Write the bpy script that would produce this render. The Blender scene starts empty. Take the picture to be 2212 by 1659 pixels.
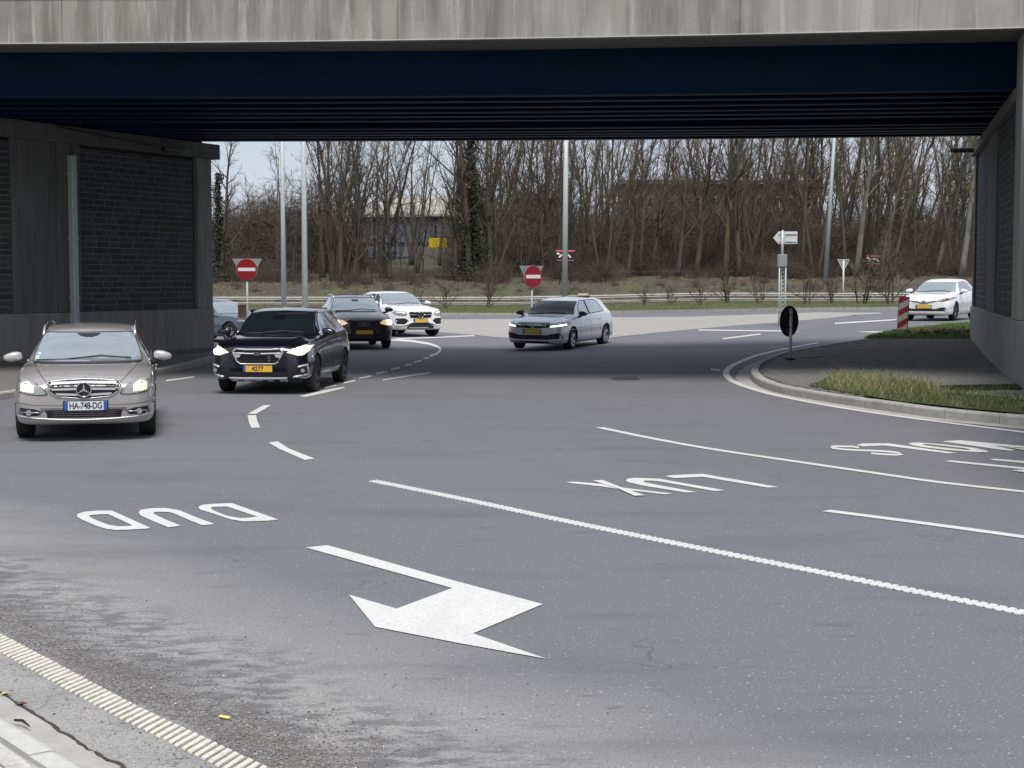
import bpy, bmesh, math, random
from mathutils import Vector, Matrix
from mathutils.bvhtree import BVHTree
random.seed(7)
R = math.radians
scene = bpy.context.scene
COL = scene.collection

# ------------------------------------------------------------------ camera
H = 2.05; FPX = 3323.0; PITCH = math.atan((829.5-602.0)/FPX)
cam_d = bpy.data.cameras.new('camera'); cam = bpy.data.objects.new('camera', cam_d); COL.objects.link(cam)
cam.location = (0, 0, H); cam.rotation_euler = (math.pi/2-PITCH, 0, 0)
cam_d.sensor_width = 36; cam_d.lens = 36*FPX/2212.0; cam_d.clip_start = 0.1; cam_d.clip_end = 3000
scene.camera = cam
# ------------------------------------------------------------------ sky, sun, exposure
SUN_EL, SUN_AZ = 62.0, 176.0      # azimuth clockwise from +Y
world = bpy.data.worlds.new('World'); scene.world = world; world.use_nodes = True
wn, wl = world.node_tree.nodes, world.node_tree.links
for n in list(wn): wn.remove(n)
wo = wn.new('ShaderNodeOutputWorld'); bg = wn.new('ShaderNodeBackground'); bg.inputs[1].default_value = 0.082
sky = wn.new('ShaderNodeTexSky'); sky.sky_type = 'NISHITA'; sky.sun_disc = False
sky.sun_elevation = R(SUN_EL); sky.sun_rotation = R(SUN_AZ)
tc = wn.new('ShaderNodeTexCoord'); mp = wn.new('ShaderNodeMapping'); mp.inputs['Scale'].default_value = (1.2, 1.2, 4.0)
nz = wn.new('ShaderNodeTexNoise'); nz.inputs['Scale'].default_value = 2.6; nz.inputs['Detail'].default_value = 7; nz.inputs['Roughness'].default_value = .58
rp = wn.new('ShaderNodeValToRGB'); rp.color_ramp.elements[0].position = .34; rp.color_ramp.elements[1].position = .56
rp.color_ramp.elements[0].color = (.55, .55, .55, 1); rp.color_ramp.elements[1].color = (1, 1, 1, 1)
mx = wn.new('ShaderNodeMixRGB'); mx.inputs[2].default_value = (5.3, 5.7, 6.7, 1)
wl.new(tc.outputs['Generated'], mp.inputs[0]); wl.new(mp.outputs[0], nz.inputs[0]); wl.new(nz.outputs[0], rp.inputs[0])
wl.new(rp.outputs[0], mx.inputs[0]); wl.new(sky.outputs[0], mx.inputs[1]); wl.new(mx.outputs[0], bg.inputs[0]); wl.new(bg.outputs[0], wo.inputs[0])
sd = bpy.data.lights.new('sun', 'SUN'); sd.energy = 2.5; sd.angle = R(22); sd.color = (1, .96, .91)
sun = bpy.data.objects.new('sun', sd); COL.objects.link(sun)
saz = R(SUN_AZ); sv = Vector((math.sin(saz)*math.cos(R(SUN_EL)), math.cos(saz)*math.cos(R(SUN_EL)), math.sin(R(SUN_EL))))
sun.rotation_euler = sv.to_track_quat('Z', 'Y').to_euler()
scene.view_settings.view_transform = 'Standard'; scene.view_settings.look = 'None'
scene.view_settings.exposure = 0.58; scene.view_settings.gamma = 1.0; scene.view_settings.use_curve_mapping = False
scene.render.engine = 'CYCLES'

# ------------------------------------------------------------------ helpers
def tag(o, label=None, cat=None, group=None, kind=None):
    if label: o['label'] = label
    if cat: o['category'] = cat
    if group: o['group'] = group
    if kind: o['kind'] = kind
    return o
def empty(name, loc=(0,0,0), rz=0, label=None, cat=None, group=None):
    o = bpy.data.objects.new(name, None); COL.objects.link(o); o.location = loc; o.rotation_euler = (0,0,rz)
    o.empty_display_size = .2
    return tag(o, label, cat, group)
def link(name, me, mat=None, parent=None, kind=None, loc=None):
    o = bpy.data.objects.new(name, me); COL.objects.link(o)
    if mat is not None and not me.materials: me.materials.append(mat)
    if parent: o.parent = parent
    if kind: o['kind'] = kind
    if loc is not None: o.location = loc
    return o
def mesh(name, V, F, mat=None, parent=None, kind=None, smooth=False, loc=None):
    me = bpy.data.meshes.new(name); me.from_pydata([tuple(v) for v in V], [], F); me.update()
    if smooth:
        me.polygons.foreach_set('use_smooth', [True]*len(me.polygons))
    return link(name, me, mat, parent, kind, loc)
class MB:
    def __init__(s): s.V=[]; s.F=[]
    def add(s, V, F):
        b=len(s.V); s.V+= [tuple(v) for v in V]; s.F += [tuple(i+b for i in f) for f in F]; return s
    def box(s, c, size, M=None):
        x,y,z=[k/2 for k in size]; c=Vector(c)
        V=[Vector((i*x,j*y,k*z)) for i in(-1,1) for j in(-1,1) for k in(-1,1)]
        if M is not None: V=[M@v for v in V]
        return s.add([v+c for v in V],[(0,1,3,2),(4,6,7,5),(0,4,5,1),(2,3,7,6),(0,2,6,4),(1,5,7,3)])
    def tube(s, pts, radii, n=6, caps=True):
        pts=[Vector(p) for p in pts]; rings=[]; 
        if not hasattr(radii,'__len__'): radii=[radii]*len(pts)
        for i,p in enumerate(pts):
            d=(pts[min(i+1,len(pts)-1)]-pts[max(i-1,0)]).normalized()
            a=d.cross(Vector((0,0,1)) if abs(d.z)<.9 else Vector((1,0,0))).normalized(); b=d.cross(a)
            rings.append([p+(a*math.cos(2*math.pi*k/n)+b*math.sin(2*math.pi*k/n))*radii[i] for k in range(n)])
        V=[v for r in rings for v in r]; F=[]
        for i in range(len(pts)-1):
            for k in range(n):
                F.append((i*n+k,i*n+(k+1)%n,(i+1)*n+(k+1)%n,(i+1)*n+k))
        if caps: F.append(tuple(range(n))[::-1]); F.append(tuple((len(pts)-1)*n+k for k in range(n)))
        return s.add(V,F)
    def prism(s, poly, h0, h1, T=None):
        n=len(poly); V=[Vector((p[0],p[1],h0)) for p in poly]+[Vector((p[0],p[1],h1)) for p in poly]
        if T is not None: V=[T@v for v in V]
        F=[tuple(range(n))[::-1], tuple(range(n,2*n))]+[(i,(i+1)%n,n+(i+1)%n,n+i) for i in range(n)]
        return s.add(V,F)
    def build(s,name,mat=None,parent=None,kind=None,smooth=False,loc=None,bevel=0):
        o=mesh(name,s.V,s.F,mat,parent,kind,smooth,loc)
        if bevel:
            bm=bmesh.new(); bm.from_mesh(o.data); bmesh.ops.bevel(bm,geom=bm.edges[:],offset=bevel,segments=1,affect='EDGES'); bm.to_mesh(o.data); bm.free()
        return o
def smoothstep(t): t=max(0.,min(1.,t)); return t*t*(3-2*t)
def lerp(a,b,t): return a+(b-a)*t
# ground height: the carriageway banks up to the right beyond the bridge, a bank rises behind the guard rail
def rail_y(X): return 108.0 - .06*X
def T(X,Y):
    g=max(0.,min(1.,(X+.5)/14.0)); 
    z=.6*g*smoothstep((Y-28)/26)
    if Y>58: z*=lerp(1,.5,smoothstep((Y-58)/40))
    b=Y-rail_y(X)-1.5
    if b>0: z+=1.55*smoothstep(b/11)+ max(0,b-12)*.065
    return z
def ray(x,y):
    u=(x-1106)/FPX; v=(829.5-y)/FPX; cp,sp=math.cos(PITCH),math.sin(PITCH)
    return Vector((u, cp+v*sp, -sp+v*cp))
def G(x,y,dz=0.0):
    d=ray(x,y); f=lambda t: H+d.z*t-(T(d.x*t,d.y*t)+dz)
    a=3.0; b=a
    while b<400 and f(b)>0: a=b; b*=1.04
    for _ in range(40):
        m=(a+b)/2
        if f(m)>0: a=m
        else: b=m
    return Vector((d.x*a,d.y*a,H+d.z*a))
def P(x,y,Y): 
    d=ray(x,y); t=Y/d.y; return Vector((d.x*t,Y,H+d.z*t))
def crop(ox,oy,sc): return lambda x,y: ((ox+x/sc)/1.82278,(oy+y/sc)/1.82278)

# ------------------------------------------------------------------ materials
MATS={}
def mat(name, col=(.5,.5,.5), rough=.6, metal=0., spec=.5, coat=0., noise=None, bump=None, emit=None, estr=0., alpha=None):
    """noise=(scale, amount, (sx,sy,sz)) varies the colour; bump=(scale,strength,dist)"""
    m=bpy.data.materials.new(name); m.use_nodes=True; nt=m.node_tree; N,L=nt.nodes,nt.links; b=N['Principled BSDF']
    b.inputs['Base Color'].default_value=(*col,1); b.inputs['Roughness'].default_value=rough; b.inputs['Metallic'].default_value=metal
    b.inputs['Specular IOR Level'].default_value=spec; b.inputs['Coat Weight'].default_value=coat; b.inputs['Coat Roughness'].default_value=.04
    if emit: b.inputs['Emission Color'].default_value=(*emit,1); b.inputs['Emission Strength'].default_value=estr
    tcn=None
    if noise or bump: tcn=N.new('ShaderNodeTexCoord')
    if noise:
        sc,amt=noise[0],noise[1]; st=noise[2] if len(noise)>2 else (1,1,1)
        mpn=N.new('ShaderNodeMapping'); mpn.inputs['Scale'].default_value=st; nn=N.new('ShaderNodeTexNoise'); nn.inputs['Scale'].default_value=sc
        nn.inputs['Detail'].default_value=8; nn.inputs['Roughness'].default_value=.65
        r=N.new('ShaderNodeValToRGB'); r.color_ramp.elements[0].position=.3; r.color_ramp.elements[1].position=.7
        r.color_ramp.elements[0].color=(*[max(0,c*(1-amt)) for c in col],1); r.color_ramp.elements[1].color=(*[min(1,c*(1+amt)) for c in col],1)
        L.new(tcn.outputs['Object'],mpn.inputs[0]); L.new(mpn.outputs[0],nn.inputs[0]); L.new(nn.outputs[0],r.inputs[0]); L.new(r.outputs[0],b.inputs['Base Color'])
    if bump:
        nb=N.new('ShaderNodeTexNoise'); nb.inputs['Scale'].default_value=bump[0]; nb.inputs['Detail'].default_value=4
        bn=N.new('ShaderNodeBump'); bn.inputs['Strength'].default_value=bump[1]; bn.inputs['Distance'].default_value=bump[2] if len(bump)>2 else .01
        L.new(tcn.outputs['Object'],nb.inputs[0]); L.new(nb.outputs[0],bn.inputs['Height']); L.new(bn.outputs[0],b.inputs['Normal'])
    MATS[name]=m; return m
def layer(m, scale, lo, hi, col, amt=1., stretch=(1,1,1), detail=6, coord='Object', mask=None):
    """mix another colour over the base colour through a noise mask"""
    nt=m.node_tree; N,L=nt.nodes,nt.links; b=N['Principled BSDF']
    tcn=N.new('ShaderNodeTexCoord'); mpn=N.new('ShaderNodeMapping'); mpn.inputs['Scale'].default_value=stretch
    nn=N.new('ShaderNodeTexNoise'); nn.inputs['Scale'].default_value=scale; nn.inputs['Detail'].default_value=detail; nn.inputs['Roughness'].default_value=.6
    mr=N.new('ShaderNodeMapRange'); mr.inputs[1].default_value=lo; mr.inputs[2].default_value=hi; mr.inputs[3].default_value=0; mr.inputs[4].default_value=amt
    mxn=N.new('ShaderNodeMixRGB'); mxn.inputs[2].default_value=(*col,1)
    L.new(tcn.outputs[coord],mpn.inputs[0]); L.new(mpn.outputs[0],nn.inputs[0]); L.new(nn.outputs[0],mr.inputs[0])
    src=b.inputs['Base Color']
    if src.links: L.new(src.links[0].from_socket,mxn.inputs[1])
    else: mxn.inputs[1].default_value=src.default_value
    fac=mr.outputs[0]
    if mask is not None:
        mm=N.new('ShaderNodeMath'); mm.operation='MULTIPLY'; L.new(fac,mm.inputs[0]); L.new(mask(N,L),mm.inputs[1]); fac=mm.outputs[0]
    L.new(fac,mxn.inputs[0]); L.new(mxn.outputs[0],src); return m
def band(normal, d0, ramp, warp=0.25, wscale=1.2):
    """mask by the distance from a line on the ground: ramp = [(distance, value)...]"""
    def f(N,L):
        t=N.new('ShaderNodeTexCoord'); dp=N.new('ShaderNodeVectorMath'); dp.operation='DOT_PRODUCT'; dp.inputs[1].default_value=(normal[0],normal[1],0)
        L.new(t.outputs['Object'],dp.inputs[0])
        n=N.new('ShaderNodeTexNoise'); n.inputs['Scale'].default_value=wscale; n.inputs['Detail'].default_value=5; L.new(t.outputs['Object'],n.inputs[0])
        m1=N.new('ShaderNodeMath'); m1.operation='MULTIPLY_ADD'; m1.inputs[1].default_value=warp*2; m1.inputs[2].default_value=-d0-warp
        L.new(n.outputs[0],m1.inputs[0]); m2=N.new('ShaderNodeMath'); L.new(dp.outputs['Value'],m2.inputs[0]); L.new(m1.outputs[0],m2.inputs[1])
        lo,hi=ramp[0][0],ramp[-1][0]
        mr=N.new('ShaderNodeMapRange'); mr.inputs[1].default_value=lo; mr.inputs[2].default_value=hi; L.new(m2.outputs[0],mr.inputs[0])
        cr=N.new('ShaderNodeValToRGB'); els=cr.color_ramp.elements
        while len(els)<len(ramp): els.new(.5)
        for e,(d,v) in zip(els,ramp): e.position=(d-lo)/(hi-lo); e.color=(v,v,v,1)
        L.new(mr.outputs[0],cr.inputs[0]); return cr.outputs[0]
    return f

def crack_layer(m,scale,width,col,amt):
    nt=m.node_tree; N,L=nt.nodes,nt.links; b=N['Principled BSDF']; t=N.new('ShaderNodeTexCoord'); n=N.new('ShaderNodeTexNoise'); n.inputs['Scale'].default_value=2.0; n.inputs['Detail'].default_value=8
    vm=N.new('ShaderNodeVectorMath'); vm.operation='MULTIPLY_ADD'; vm.inputs[1].default_value=(.9,.9,.0); L.new(t.outputs['Object'],n.inputs[0]); L.new(n.outputs['Color'],vm.inputs[0]); L.new(t.outputs['Object'],vm.inputs[2])
    v=N.new('ShaderNodeTexVoronoi'); v.feature='DISTANCE_TO_EDGE'; v.inputs['Scale'].default_value=scale; L.new(vm.outputs[0],v.inputs['Vector'])
    mr=N.new('ShaderNodeMapRange'); mr.inputs[1].default_value=width*.3; mr.inputs[2].default_value=width; mr.inputs[3].default_value=amt; mr.inputs[4].default_value=0; L.new(v.outputs['Distance'],mr.inputs[0])
    n2=N.new('ShaderNodeTexNoise'); n2.inputs['Scale'].default_value=.35; L.new(t.outputs['Object'],n2.inputs[0]); m2=N.new('ShaderNodeMapRange'); m2.inputs[1].default_value=.5; m2.inputs[2].default_value=.6; L.new(n2.outputs[0],m2.inputs[0])
    mm=N.new('ShaderNodeMath'); mm.operation='MULTIPLY'; L.new(mr.outputs[0],mm.inputs[0]); L.new(m2.outputs[0],mm.inputs[1])
    mx=N.new('ShaderNodeMixRGB'); mx.inputs[2].default_value=(*col,1); src=b.inputs['Base Color']; L.new(src.links[0].from_socket,mx.inputs[1]); L.new(mm.outputs[0],mx.inputs[0]); L.new(mx.outputs[0],src)
# near-left edge line in the world: through G(0,1390) and G(518,1655)
E0=G(0,1390); E1=G(518,1655); ED=(E1-E0).normalized(); EN=(-ED.y, ED.x)        # normal pointing to the carriageway
if EN[1]<0: EN=(-EN[0],-EN[1])
ED0=E0.x*EN[0]+E0.y*EN[1]

asph=mat('asphalt',(.118,.119,.131),.86,bump=(120,.35,.006))
layer(asph,.22,.40,.66,(.140,.140,.152),.5); layer(asph,.7,.52,.74,(.084,.083,.090),.5,stretch=(.9,.25,1))
layer(asph,1.1,.05,.45,(.36,.35,.32),1.,detail=9,mask=band(EN,ED0,[(-1.6,1.),(-.1,1.),(.2,.5),(.8,.85),(1.2,.6),(2.3,.0)],.5,.6))
layer(asph,8,.46,.57,(.085,.078,.070),.9,stretch=(.55,1.1,1),detail=10,mask=band(EN,ED0,[(.05,0),(.2,.9),(.55,1),(.9,.75),(1.3,0)],.5,.9))
layer(asph,105,.42,.58,(.205,.206,.222),.55,detail=3); layer(asph,90,.40,.52,(.070,.070,.076),0.0,detail=3)
layer(asph,75,.55,.64,(.062,.062,.067),.62,detail=3); layer(asph,30,.50,.66,(.165,.166,.178),.40,detail=6); layer(asph,42,.665,.70,(.50,.49,.47),.9,detail=2)
layer(asph,1.3,.52,.66,(.092,.091,.096),.35,stretch=(.25,.9,1),detail=7); layer(asph,2.2,.60,.72,(.088,.087,.088),.55,stretch=(.6,1.6,1),detail=9); layer(asph,5,.66,.70,(.05,.05,.052),.5,stretch=(.3,1.2,1),detail=9)
crack_layer(asph,.8,.007,(.055,.054,.056),.45)
layer(asph,48,.42,.56,(.085,.078,.070),.9,detail=5,mask=band(EN,ED0,[(.04,0),(.09,1),(.3,1),(.5,0)],.2,1.5))
layer(asph,40,.56,.62,(.16,.15,.14),.6,detail=4,mask=band(EN,ED0,[(-1.6,1),(-.1,1),(1.2,.7),(2.0,0)],.2,2))
apron_m=mat('pale_apron',(.33,.315,.285),.9,noise=(9,.35),bump=(30,.4,.01)); layer(apron_m,1.5,.45,.65,(.25,.235,.21),.6,stretch=(.3,1,1))
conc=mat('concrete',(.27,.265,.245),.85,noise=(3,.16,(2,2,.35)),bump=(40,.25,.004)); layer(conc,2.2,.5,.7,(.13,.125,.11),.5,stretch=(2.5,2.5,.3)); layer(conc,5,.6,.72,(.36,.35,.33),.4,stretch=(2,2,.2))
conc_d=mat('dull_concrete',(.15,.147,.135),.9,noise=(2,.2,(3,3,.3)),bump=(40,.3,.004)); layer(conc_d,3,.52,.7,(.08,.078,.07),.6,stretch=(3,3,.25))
fascia_m=mat('weathered_fascia_concrete',(.325,.31,.275),.85,bump=(50,.3,.004))
layer(fascia_m,1.0,.35,.7,(.25,.24,.22),.8,stretch=(1,1,.6)); layer(fascia_m,2.6,.42,.58,(.145,.135,.118),.8,stretch=(1,1,.10),detail=10)
layer(fascia_m,7.,.52,.66,(.20,.19,.17),.5,stretch=(1,1,.07),detail=9); layer(fascia_m,3.4,.55,.66,(.50,.495,.465),.75,stretch=(1.,1,.08),detail=9); layer(fascia_m,9.0,.58,.70,(.48,.47,.44),.45,stretch=(1,1,.05),detail=6)
layer(fascia_m,30,.42,.60,(.21,.20,.18),.35,detail=8); layer(fascia_m,.35,.45,.6,(.40,.39,.355),.5)
kerb_m=mat('kerb_concrete',(.36,.35,.315),.9,noise=(9,.18),bump=(60,.3,.004)); layer(kerb_m,2,.5,.7,(.24,.235,.2),.6)
kerb_w=mat('pale_kerb_stone',(.48,.48,.45),.85,noise=(20,.1),bump=(80,.25,.003))
paver_m=mat('paver',(.17,.168,.158),.9,noise=(6,.25),bump=(60,.3,.004)); paver_l=mat('light_paver',(.46,.45,.42),.9,noise=(16,.22),bump=(60,.4,.006))
joint_m=mat('joint_sand',(.10,.098,.088),.95,noise=(8,.3))
gutter_m=mat('gutter_concrete',(.37,.36,.34),.9,noise=(7,.2),bump=(45,.5,.006)); layer(gutter_m,3.5,.5,.66,(.22,.21,.195),.6)
dirt_m=mat('dirt',(.05,.042,.035),.95,noise=(30,.5),bump=(60,.8,.01))
paint_w=mat('road_paint',(.63,.625,.60),.65,noise=(40,.05)); layer(paint_w,25,.52,.70,(.50,.49,.48),.6); layer(paint_w,2.2,.48,.64,(.56,.55,.53),.55,stretch=(1.6,.5,1),detail=9); layer(paint_w,95,.56,.66,(.30,.30,.30),.75,detail=3); layer(paint_w,9,.62,.70,(.42,.415,.41),.55,detail=9)
paint_y=mat('ivory_paint',(.62,.585,.50),.7,noise=(40,.12))
layer(paint_y,30,.52,.66,(.40,.38,.34),.6)
grass_soil=mat('grass_soil',(.055,.075,.025),.95,noise=(3,.4),bump=(25,.8,.03)); layer(grass_soil,1.3,.45,.62,(.12,.105,.06),.7)
bank_soil=mat('leafy_soil',(.065,.056,.040),.95,noise=(5,.45),bump=(8,.8,.06)); layer(bank_soil,.35,.48,.60,(.075,.095,.032),.8); layer(bank_soil,14,.62,.72,(.15,.115,.09),.7,detail=3)
grass_m=mat('grass_blades',(.085,.115,.038),.7,noise=(2.5,.35)); straw_m=mat('straw_grass',(.22,.22,.10),.8,noise=(3,.3))
leaf_m=mat('dead_leaves',(.12,.088,.065),.85,noise=(5,.5))
steel=mat('galvanised_steel',(.50,.54,.53),.5,.2,noise=(8,.12)); rail_m=mat('guard_rail_steel',(.52,.50,.45),.5,.35,noise=(3,.2,(1,1,4)))
bluesteel=mat('navy_girder_paint',(.0015,.017,.050),.65,spec=.15,noise=(1.2,.2)); blue_d=mat('navy_flange_paint',(.02,.04,.075),.45)
bluepanel=mat('slate_blue_panel',(.10,.16,.24),.5)
stone_a=mat('dark_stone',(.050,.054,.062),.85,noise=(9,.4),bump=(30,.7,.012)); stone_b=mat('mid_stone',(.075,.075,.080),.85,noise=(9,.35),bump=(30,.7,.012)); stone_c=mat('brown_stone',(.062,.058,.056),.85,noise=(9,.35),bump=(30,.7,.012))
mortar=mat('mortar',(.155,.152,.15),.95,noise=(20,.15))
black=mat('black_plastic',(.012,.012,.014),.45); blackg=mat('gloss_black',(.008,.008,.01),.12,coat=.6); rubber=mat('tyre_rubber',(.014,.014,.015),.8)
chrome=mat('chrome',(.78,.79,.80),.14,1.); alloy=mat('alloy_rim',(.42,.43,.45),.3,.9); alloy_d=mat('dark_alloy_rim',(.06,.06,.065),.3,.8)
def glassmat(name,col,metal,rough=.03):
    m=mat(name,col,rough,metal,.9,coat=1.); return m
glass=glassmat('sky_sheen_car_glass',(.30,.34,.37),.35); glass_dark=mat('dark_car_glass',(.010,.014,.016),.03,0.,.45)  # first glass: pale half-metallic base puts the sky's reflection into the colour
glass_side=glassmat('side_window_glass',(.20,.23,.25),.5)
lampglass=mat('lamp_glass',(.36,.37,.37),.12,.3,coat=1.); satin=mat('satin_trim',(.62,.62,.63),.32,.4)
warm_lamp=mat('lit_halogen_lamp',(1,.9,.7),.3,emit=(1,.80,.50),estr=7.); warm_glow=mat('lit_halogen_reflector',(.8,.72,.6),.15,.4,coat=1,emit=(1,.72,.42),estr=.42)
cool_lamp=mat('lit_led_lamp',(1,1,.9),.3,emit=(.98,1.,.78),estr=3.5); cool_glow=mat('lit_led_reflector',(.6,.6,.5),.2,.3,coat=1,emit=(.85,.88,.55),estr=.7)
amber_lamp=mat('lit_amber_lamp',(1,.6,.3),.3,emit=(1,.52,.22),estr=5.)
plate_y=mat('yellow_plate',(.72,.42,.04),.5); plate_w=mat('white_plate',(.66,.68,.72),.45); plate_b=mat('blue_plate_band',(.03,.09,.33),.5); ink=mat('plate_ink',(.03,.03,.035),.6)
sign_red=mat('sign_red',(.25,.006,.012),.5,noise=(9,.08)); sign_white=mat('sign_white',(.75,.72,.72),.5); sign_back=mat('sign_back_grey',(.30,.31,.30),.55,.2,noise=(5,.15)); sign_black=mat('sign_back_black',(.012,.014,.02),.6)
sign_dark=mat('dark_board',(.035,.006,.012),.5); pink=mat('faded_red_strip',(.50,.14,.16),.6)
# ================================================================== GROUND
def sheet(name, outline, dz, m, kind='structure', parent=None, step=None):
    """flat polygon (world XY) draped on the ground T + dz"""
    bm=bmesh.new(); vs=[bm.verts.new((p[0],p[1],0)) for p in outline]; bm.faces.new(vs)
    bmesh.ops.triangulate(bm,faces=bm.faces[:])
    xs=[p[0] for p in outline]; ys=[p[1] for p in outline]
    if step:
        x=min(xs)+step
        while x<max(xs): bmesh.ops.bisect_plane(bm,geom=bm.verts[:]+bm.edges[:]+bm.faces[:],plane_co=(x,0,0),plane_no=(1,0,0)); x+=step
        y=min(ys)+step
        while y<max(ys): bmesh.ops.bisect_plane(bm,geom=bm.verts[:]+bm.edges[:]+bm.faces[:],plane_co=(0,y,0),plane_no=(0,1,0)); y+=step
    for v in bm.verts: v.co.z=T(v.co.x,v.co.y)+dz
    bm.normal_update()
    for f in bm.faces:
        if f.normal.z<0: f.normal_flip()
    me=bpy.data.meshes.new(name); bm.to_mesh(me); bm.free()
    return link(name,me,m,parent,kind)
def grid_sheet(name,xs,ys,zf,m,kind='structure',smooth=True):
    V=[(x,y,zf(x,y)) for y in ys for x in xs]; n=len(xs)
    F=[(j*n+i,j*n+i+1,(j+1)*n+i+1,(j+1)*n+i) for j in range(len(ys)-1) for i in range(n-1)]
    return mesh(name,V,F,m,None,kind,smooth)
def axis(vals):
    out=[]
    for a,b,st in vals:
        n=max(1,int(round((b-a)/st))); out+=[a+(b-a)*i/n for i in range(n)]
    out.append(vals[-1][1]); return out
grid_sheet('road', axis([(-60,-20,8),(-20,34,1.5),(34,60,6)]), axis([(-12,24,4),(24,100,2)]), lambda x,y: T(x,y), asph)
earth=mat('far_ground_soil',(.07,.062,.045),.95,noise=(.5,.3))
grid_sheet('ground', axis([(-900,-60,70),(-60,60,8),(60,900,70)]), axis([(-900,-20,80),(-20,104,4),(104,130,2),(130,200,10),(200,900,70)]),
           lambda x,y: (T(x,min(y,200)) if abs(x)<=60 else T(max(-60,min(60,x)),min(y,200)))-.05-(.25 if -12<=y<=100 and abs(x)<=60 else 0), bank_soil)

# far verge behind the kerb, up to the guard rail and the bank
vk=[G(-700,684),G(300,683),G(951,681),G(1319,677),G(1700,671.5),G(2040,667),G(2600,661)]
def vkY(x):
    for a,b in zip(vk,vk[1:]):
        if a.x<=x<=b.x: return lerp(a.y,b.y,(x-a.x)/(b.x-a.x))
    return vk[0].y if x<vk[0].x else vk[-1].y
xs=axis([(-60,60,1.6)]); V=[];F=[]; nr=26
for x in xs:
    y0=vkY(x)+.15
    for j in range(nr):
        y=y0+(135-y0)*(j/(nr-1)); V.append((x,y,T(x,y)+.13+.05*math.sin(x*1.7+y*.9)*min(1,(y-y0)/3)))
for i in range(len(xs)-1):
    for j in range(nr-1): F.append((i*nr+j,(i+1)*nr+j,(i+1)*nr+j+1,i*nr+j+1))
verge=mesh('grass_verge',V,F,bank_soil,None,'structure',True); verge.data.materials.append(grass_soil)
for p in verge.data.polygons:
    if (p.center.y-vkY(p.center.x))<17: p.material_index=1
# far kerb
kb=MB(); xx=[-60+i*1.0 for i in range(120)]
far_kerb=empty('far_kerb'); far_kerb['kind']='structure'
for i in range(len(xx)-1):
    x0,x1=xx[i]+.01,xx[i+1]-.01; y0,y1=vkY(x0),vkY(x1)
    if -24<x0<42:
        m=MB(); z0,z1=T(x0,y0),T(x1,y1)
        m.add([(x0,y0,z0-.1),(x1,y1,z1-.1),(x1,y1+.15,z1-.1),(x0,y0+.15,z0-.1),(x0,y0,z0+.14),(x1,y1,z1+.14),(x1,y1+.15,z1+.14),(x0,y0+.15,z0+.14)],[(0,3,2,1),(4,5,6,7),(0,1,5,4),(1,2,6,5),(2,3,7,6),(3,0,4,7)])
        m.build('kerb_stone',kerb_m,far_kerb)
# pale truck apron
lo=[(951,718),(1025,724),(1090,730),(1200,733),(1319,729.5),(1400,721),(1494,712),(1600,703),(1692,696),(1800,687),(1903,678)]
up=[(1903,675.5),(1692,681),(1500,684),(1319,686),(1119,689),(951,690),(700,692),(500,694),(440,697),(440,712),(700,714)]
ap=[G(x,y) for x,y in lo+up]
# apron outline: smooth closed polygon lying on the road
sheet('truck_apron',[(p.x,p.y) for p in ap],.008,apron_m,step=4.0)

# markings -------------------------------------------------------------
def poly_mark(name,pts,cr=None,dz=.006,m=None,parent=None,step=.5):
    w=[G(*(cr(*p) if cr else p)) for p in pts]
    return sheet(name,[(p.x,p.y) for p in w],dz,m or paint_w,None,parent,step)
def strip_mark(name,a,b,cr=None,dz=.006,m=None,parent=None,closed=False):
    A=[G(*(cr(*p) if cr else p)) for p in a]; B=[G(*(cr(*p) if cr else p)) for p in b]; n=len(A)
    V=[];F=[]
    for p in A+B: V.append((p.x,p.y,T(p.x,p.y)+dz))
    for i in range(n if closed else n-1):
        j=(i+1)%n; F.append((i,j,n+j,n+i))
    o=mesh(name,V,F,m or paint_w,parent); return up_normals(o)
def up_normals(o):
    bm=bmesh.new(); bm.from_mesh(o.data); bm.normal_update()
    for f in bm.faces:
        if f.normal.z<0: f.normal_flip()
    bm.to_mesh(o.data); bm.free(); return o
def resample(P_,step):
    out=[P_[0]]; 
    for a,b in zip(P_,P_[1:]):
        L=(b-a).length; n=max(1,int(L/step))
        for i in range(1,n+1): out.append(a.lerp(b,i/n))
    return out
def smooth_line(pts,n=6):
    out=[]
    for i in range(len(pts)-1):
        p0,p1,p2,p3=pts[max(i-1,0)],pts[i],pts[i+1],pts[min(i+2,len(pts)-1)]
        for k in range(n):
            t=k/n; out.append(.5*((2*p1)+(p2-p0)*t+(2*p0-5*p1+4*p2-p3)*t*t+(3*p1-p0-3*p2+p3)*t**3))
    out.append(pts[-1]); return out
def line_mark(name,pts,w,cr=None,dz=.006,m=None,parent=None):
    W=[G(*(cr(*p) if cr else p)) for p in pts]; 
    for p in W: p.z=0
    if len(W)>2: W=smooth_line(W)
    else: W=resample(W,.8)
    V=[];F=[]; hw=w/2
    for i,p in enumerate(W):
        d=(W[min(i+1,len(W)-1)]-W[max(i-1,0)]).normalized(); n=Vector((-d.y,d.x,0))
        for s in (-1,1):
            q=p+n*hw*s; V.append((q.x,q.y,T(q.x,q.y)+dz))
    F=[(2*i,2*i+1,2*i+3,2*i+2) for i in range(len(W)-1)]
    return up_normals(mesh(name,V,F,m or paint_w,parent))
def marking(label,name='road_marking'):
    e=empty(name); e['kind']='structure'; e['label']=label; return e
c6=crop(200,1550,1.7015); c7=crop(1100,2050,1.8433); cL=crop(2180,1820,2.3532); cS=crop(3200,1700,2.6587); c4=crop(1100,1200,2.212); c5=crop(2800,1100,1.659); cR=crop(2000,1200,1.3825); cM=crop(0,1250,2.602); cE=crop(0,2400,2.0109)
e=marking('white letters DUD painted upside down on the left lane','lettering')
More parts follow.
